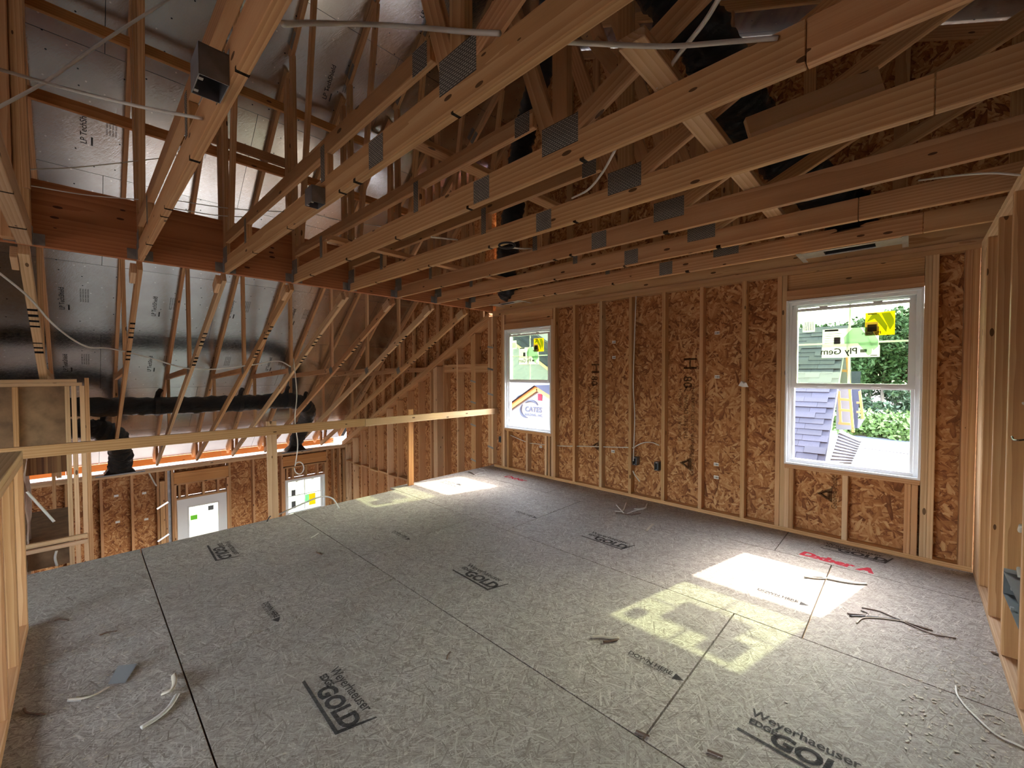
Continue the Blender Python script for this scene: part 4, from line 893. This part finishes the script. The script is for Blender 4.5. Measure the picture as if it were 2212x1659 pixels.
for i, pp in enumerate(([(1374, 1578), (1390, 1585), (1403, 1590)], [(1528, 1620), (1545, 1627), (1562, 1634)], [(965, 1424), (968, 1415), (973, 1408)], [(683, 1192), (690, 1196), (695, 1198)], [(118, 1340), (130, 1338), (148, 1340)], [(215, 1372), (232, 1366), (252, 1363)])):
    scrap(['dark splinter near the front seam', 'dark splinter close to the big printed letters', 'dark splinter between two printed logos', 'dark splinter near the middle seam', 'dark splinter by the low wall end', 'long dark splinter by the low wall end'][i], pp, 0.005, COPPER, 'splinter', cat='splinter')
for i, (pp, m) in enumerate((([(1328, 1104), (1345, 1103), (1353, 1086)], CABLE), ([(1330, 1108), (1345, 1110), (1362, 1112), (1384, 1109)], COPPER), ([(1355, 1109), (1375, 1102), (1392, 1098), (1398, 1088)], CABLE), ([(1332, 1091), (1340, 1100), (1347, 1108)], CABLE), ([(1370, 1099), (1382, 1099), (1396, 1096)], CABLE))):
    scrap(['bent', 'dark', 'forked', 'straight', 'stubby'][i] + ' cable piece in the pile below the studs', pp, 0.007, m)
for i, (pp, m) in enumerate((([(1012, 1019), (1020, 1022), (1027, 1028)], COPPER), ([(1023, 1028), (1033, 1023), (1045, 1020), (1055, 1020)], CABLE), ([(1035, 1012), (1042, 1014), (1047, 1016)], CABLE), ([(1022, 1029), (1035, 1028), (1048, 1026)], CABLE))):
    scrap(['dark', 'white', 'short', 'straight'][i] + ' cable piece in the pile near the corner post', pp, 0.007, m)
scrap('pale splinter on the floor near the wall of studs', [(1397, 1146), (1404, 1138), (1411, 1132)], 0.012, YCABLE, 'splinter', cat='splinter', flat=0.3)
scrap('thin white wire curling along the floor by the right wall', [(2065, 1482), (2068, 1500), (2085, 1525), (2110, 1550), (2150, 1585), (2212, 1615)], 0.0045, CABLE)
scrap('brown cable stub against the right bottom plate', [(2142, 1408), (2165, 1418), (2195, 1440)], 0.007, COPPER)
scrap('white stick on the floor by the second seam', [(671, 1162), (680, 1157), (688, 1152)], 0.006, CABLE, 'splinter', cat='splinter')
o = rawmesh('paper_flag', [Vector(v) for v in (px(1595, 833, 1, D - 0.004), px(1617, 836, 1, D - 0.012), px(1612, 826, 1, D - 0.02), px(1601, 823, 1, D - 0.005), px(1606, 829, 1, D - 0.03), px(1604, 836, 1, D - 0.02))], [(0, 5, 4, 3), (5, 1, 2, 4), (3, 4, 2)], WHITEP); tag(o, 'crumpled white paper pinned to a wall stud', 'paper')
# sawdust and chips nobody could count
def chips():
    random.seed(11); vs, fs = [], []
    def add(x, y, s):
        a = random.uniform(0, 3.14); l, w_ = s, s * random.uniform(.25, .6); h = s * 0.25
        c, d = math.cos(a), math.sin(a); b = len(vs)
        for z in (0.001, 0.001 + h):
            for u_, v_ in ((-l, -w_), (l, -w_), (l, w_), (-l, w_)): vs.append((x + u_ * c - v_ * d, y + u_ * d + v_ * c, z))
        fs.extend([(b, b + 1, b + 2, b + 3), (b + 4, b + 7, b + 6, b + 5)] + [(b + i, b + 4 + i, b + 4 + (i + 1) % 4, b + (i + 1) % 4) for i in range(4)])
    for _ in range(330): add(random.uniform(0.0, 0.34) , random.uniform(2.2, 3.4), random.uniform(.002, .008))
    for _ in range(420): add(random.uniform(-4.6, 0.3), random.uniform(-0.2, 4.4), random.uniform(.0015, .006))
    for _ in range(140): add(random.uniform(-3.6, -2.2), random.uniform(-0.2, 0.2), random.uniform(.002, .006))
    for _ in range(120): add(random.uniform(-3.4, -1.4), random.uniform(4.35, 4.53), random.uniform(.002, .006))
    o = rawmesh('wood_chips', [Vector(v) for v in vs], fs, YCABLE); return tag(o, 'scattered sawdust and small wood chips on the loft floor', 'wood chips', kind='stuff')
chips()
# ------------------------------------------------------------------ outdoors
ZO = -3.4
gd = rawmesh('ground', [Vector((x, y, ZO)) for x, y in ((-150, -150), (150, -150), (150, 200), (-150, 200))], [(0, 1, 2, 3)], DIRT); tag(gd, 'bare sandy building ground outside', 'ground', kind='structure')
def gpt(x, y, dz=0.0): return px(x, y, 2, ZO + dz)
a, b, c_, d_ = gpt(1700, 925, .03), gpt(2100, 968, .03), gpt(2100, 998, .03), gpt(1700, 946, .03)
rd = rawmesh('road', [a, b, c_, d_], [(0, 1, 2, 3)], ROAD); tag(rd, 'pale asphalt road beyond the neighbouring house', 'road', kind='structure')
gs = rawmesh('grass_verge', [gpt(1640, 905, .04), gpt(2200, 930, .04), gpt(2200, 972, .04), gpt(1640, 919, .04)], [(0, 1, 2, 3)], GRASS); tag(gs, 'dry grass verge behind the road', 'grass', kind='stuff')
def leaves(name, n, rx, rz, size, mat, seed, cz):
    random.seed(seed); vs, fs = [], []
    blobs = [(random.gauss(0, rx * .45), random.gauss(0, rx * .45), cz + random.uniform(-rz, rz) * .9, random.uniform(.3, .55) * rx) for _ in range(14)]
    for i in range(n):
        bx_, by, bz, br = random.choice(blobs); v = Vector((random.gauss(0, 1), random.gauss(0, 1), random.gauss(0, .8))).normalized() * br * random.uniform(.6, 1.05)
        p = Vector((bx_, by, bz)) + v
        a = Vector((random.gauss(0, 1), random.gauss(0, 1), random.gauss(0, 1))).normalized() * size * random.uniform(.6, 1.3)
        b_ = Vector((random.gauss(0, 1), random.gauss(0, 1), random.gauss(0, 1))).cross(a).normalized() * size * .5
        k = len(vs); vs += [p - a, p - b_, p + a, p + b_]; fs.append((k, k + 1, k + 2, k + 3))
    me = bpy.data.meshes.new(name); me.from_pydata([tuple(v) for v in vs], [], fs); me.materials.append(mat); return me
CROWN = [leaves('crown', 3600, 2.6, 5.2, 0.24, LEAF, 1, 5.4), leaves('crown', 3600, 2.2, 5.4, 0.22, LEAF, 2, 5.6)]
def trunkmesh(h, r):
    vs, fs = tubemesh([Vector((0, 0, -.1)), Vector((.1, 0, h * .4)), Vector((-.05, .1, h * .75)), Vector((0, 0, h))], r, 8, rf=lambda t: 1 - .6 * t)
    me = bpy.data.meshes.new('trunk'); me.from_pydata([tuple(v) for v in vs], [], fs); me.materials.append(BARK); return me
TRK = trunkmesh(8.5, .17)
PL = ['behind the road', 'in the far tree line']
def tree(x, y, s, i, lbl):
    t = root('tree', (x, y, ZO), lbl, 'tree', 'trees beyond the road')
    a = link('crown', CROWN[i % 2], None, t); b_ = link('trunk', TRK, None, t); t.scale = (s, s, s); t.rotation_euler = (0, 0, i * 1.3)
for i in range(15):
    p = gpt(1690 + 27 * i, 905 + (i % 3) * 4); s = (0.92, 1.12, 0.86, 1.0)[i % 4] * (p.y / 52)
    tree(p.x, p.y, s, i, 'dark green tree in the wood behind the road')
BUSH = leaves('foliage', 700, 1.2, .55, .16, LEAF2, 5, .75)
for i in range(9):
    p = gpt(1830 + 22 * i, 936 + 2.2 * i); t = root('bush', p, 'bright green bush on the verge behind the road', 'bush', 'bushes on the verge'); link('foliage', BUSH, None, t); t.scale = (1.3, 1.1, 1.15); t.rotation_euler = (0, 0, i)
# neighbouring house
NH = root('neighbour_house', (-4, 12, ZO), 'unfinished neighbouring house with slate blue shingles and printed house wrap', 'house')
PN = lambda y: 0.8 * (y - 8.4)
def onroof(x, y, lift=0.0):
    d = F + RT * ((x - IW / 2) / FPX) - UP * ((y - IH / 2) / FPX)
    t = (PN(0) + lift - CAM.z) / (d.z - 0.8 * d.y); return CAM + d * t
tr_, br_ = onroof(1826, 703), onroof(1790, 1000)
xr = (tr_.x + br_.x) / 2; ytop = tr_.y
y0_, y1_ = 6.9, ytop
rawmesh('roof_deck', [(xr, y0_, PN(y0_)), (xr, y1_, PN(y1_)), (-5.2, y1_, PN(y1_)), (-5.2, y0_, PN(y0_)), (xr, y0_, PN(y0_) - .12), (xr, y1_ + .1, PN(y1_) - .12), (-5.2, y1_ + .1, PN(y1_) - .12), (-5.2, y0_, PN(y0_) - .12)], [(0, 1, 2, 3), (7, 6, 5, 4), (0, 4, 5, 1), (3, 2, 6, 7), (0, 3, 7, 4), (1, 5, 6, 2)], SHING, NH)
shm = {}
random.seed(5)
rowh = 0.112; cnt = 0
y = y0_ + .8; r_ = 0
me_s = [boxmesh(w_, .16, .012, SHING, 0) for w_ in (0.30, 0.24, 0.36)]
sn = Vector((0, -.8, 1)).normalized(); sy = Vector((0, 1, .8)).normalized()
while y < y1_ - .05:
    x = xr - 0.01 - (0.1 if r_ % 2 else 0); q = 0
    while x > xr - 1.75 and cnt < 296:
        k = random.randrange(3); w_ = (0.30, 0.24, 0.36)[k]
        o = link('shingle', me_s[k], None, NH); c = Vector((x - w_ / 2, y, PN(y))) + sn * (0.012 + (0.008 if random.random() < .45 else 0))
        tl_ = (sy - sn * .05).normalized(); zz = Vector((1, 0, 0)).cross(tl_)
        M = Matrix(((1, tl_.x, zz.x, 0), (0, tl_.y, zz.y, 0), (0, tl_.z, zz.z, 0), (0, 0, 0, 1))); M.translation = c
        place(o, NH, M); x -= w_ + .003; cnt += 1
    y += rowh; r_ += 1
box('house_wall', (-16, 9.6, ZO), (xr - 0.5, 15, -0.2), WRAP, NH)
box('house_wall', (-5.2, y1_ + .1, -0.2), (xr - 0.5, y1_ + 1.0, PN(y1_) - .4), WRAP, NH)
# unfinished rake framing and low porch roof
YF = ytop - 0.6
def fr(n, a, b, yv, w_=.04, d_=.045, m=RED): return board(n, px(a[0], a[1], 1, yv), px(b[0], b[1], 1, yv), w_, d_, m, NH, up=(1, 0, 0))
rawmesh('rake_soffit', [px(1808, 770, 1, YF + .3), px(1838, 770, 1, YF + .3), px(1842, 928, 1, YF + .3), px(1806, 928, 1, YF + .3)], [(0, 1, 2, 3)], WRAP, NH)
fr('rake_rail', (1829, 762), (1843, 934), YF); fr('rake_rail', (1812, 845), (1816, 912), YF)
for yy in (800, 862, 885, 914): fr('rake_lookout', (1811, yy), (1837, yy + 2), YF, .04, .05)
rawmesh('far_roof', [px(1838, 802, 1, YF + 1.5), px(1860, 802, 1, YF + 1.5), px(1852, 925, 1, YF + .6), px(1838, 925, 1, YF + .6)], [(0, 1, 2, 3)], SHING, NH)
fr('far_rake_rail', (1857, 845), (1864, 905), YF + .6)
for yy in (870, 890): fr('far_lookout', (1850, yy), (1861, yy), YF + .6, .03, .04)
rawmesh('far_wall', [px(1850, 905, 1, YF + .8), px(1868, 905, 1, YF + .8), px(1856, 925, 1, YF + .8), px(1848, 925, 1, YF + .8)], [(0, 1, 2, 3)], WRAP, NH)
ys0, ys1 = 8.0, YF
q = [px(1786, 1016, 1, 7.9), px(1836, 1010, 1, 7.9), px(1862, 950, 1, 8.7), px(1815, 928, 1, 9.3)]
rawmesh('porch_roof', q + [v - Vector((0, 0, .1)) for v in q], [(0, 1, 2, 3), (7, 6, 5, 4)] + [(i, 4 + i, 4 + (i + 1) % 4, (i + 1) % 4) for i in range(4)], SHING2, NH)
for j in range(12):
    f = j / 12; board('porch_shingle_course', q[0].lerp(q[3], f) + Vector((0, -.01, .006)), q[1].lerp(q[2], f) + Vector((0, -.01, .006)), .05, .008, SHING2, NH, ch=0)
# wrapped gable seen through the other window
YW1, YW2 = 10.6, 9.6
def wp(x, y, yv): return px(x, y, 1, yv)
rawmesh('wrap_wall', [Vector((-16, YW1, ZO)), Vector((-5.4, YW1, ZO)), Vector((-5.4, YW1, 4.2)), Vector((-16, YW1, 4.2))], [(0, 1, 2, 3)], WRAP, NH)
pk, pl, prr = wp(1163, 842, YW2), wp(1085, 897, YW2), wp(1230, 885, YW2)
rawmesh('gable_wall', [Vector((pl.x, YW2, ZO)), Vector((prr.x, YW2, ZO)), prr, pk, pl], [(0, 1, 2, 3, 4)], WRAP, NH)
up_ = Vector((0, -.06, .05))
board('rake_board', pl + up_, pk + up_, .05, .15, RED, NH); board('rake_board', pk + up_, prr + up_, .05, .15, RED, NH)
for a, b_ in ((pl, pk), (pk, prr)): rawmesh('gable_roof', [a + Vector((0, -.2, .14)), b_ + Vector((0, -.2, .14)), b_ + Vector((0, 1.0, .14)), a + Vector((0, 1.0, .14))], [(0, 1, 2, 3)], SHING, NH)
f0, f1 = wp(1095, 728, YW1 - .15), wp(1240, 838, YW1 - .15)
board('rake_trim', f0, f1, .05, .12, PALE, NH)
rawmesh('upper_roof', [f0 + Vector((0, -.05, .06)), f1 + Vector((0, -.05, .06)), f1 + Vector((3.5, 1.5, 3.2)), f0 + Vector((3.5, 1.5, 3.2))], [(0, 1, 2, 3)], SHING, NH)
for j in range(18):
    s = Vector((3.5, 1.5, 3.14)) * (j / 18) * .8
    board('shingle_course', f0 + s + Vector((0, -.06, .08)), f1 + s + Vector((0, -.06, .08)), .1, .014, SHING, NH, ch=0)
text('wrap_print', 'CATES', wp(1133, 888, YW2 - .02), (1, 0, 0), (0, 0, 1), .22, WRAPINK, NH, .006, 1.05, shear=.15)
text('wrap_print', 'BUILDING, INC.', wp(1133, 897, YW2 - .02), (1, 0, 0), (0, 0, 1), .105, WRAPINK, NH, .002, 1.0)
for cx, cy, rx_, ry_, a0, a1 in ((1140, 885, 16, 17, 1.6, 3.9), (1146, 880, 16, 14, 3.9, 6.0), (1128, 875, 16, 22, 3.6, 5.0)):
    vs, fs = tubemesh([wp(cx + rx_ * math.cos(a0 + (a1 - a0) * i / 14), cy + ry_ * math.sin(a0 + (a1 - a0) * i / 14), YW2 - .03) for i in range(15)], .03, 6, rf=lambda t: .25 + .9 * math.sin(math.pi * t)); rawmesh('wrap_swoosh', vs, fs, WRAPINK, NH, True)
text('wrap_print', 'HomeWrap', wp(1125, 778, YW1 - .02), (1, 0, 0), (0, 0, 1), .24, WRAPINK, NH, 0, 1.0)
text('wrap_print', 'weather barrier', wp(1125, 788, YW1 - .02), (1, 0, 0), (0, 0, 1), .1, REDP, NH, 0, 1.0)
box('red_tag', wp(1166, 858, YW2 - .03) - Vector((.08, 0, .1)), wp(1166, 858, YW2 - .02) + Vector((.08, 0, .1)), REDP, NH)
# scaffold post and shade seen below
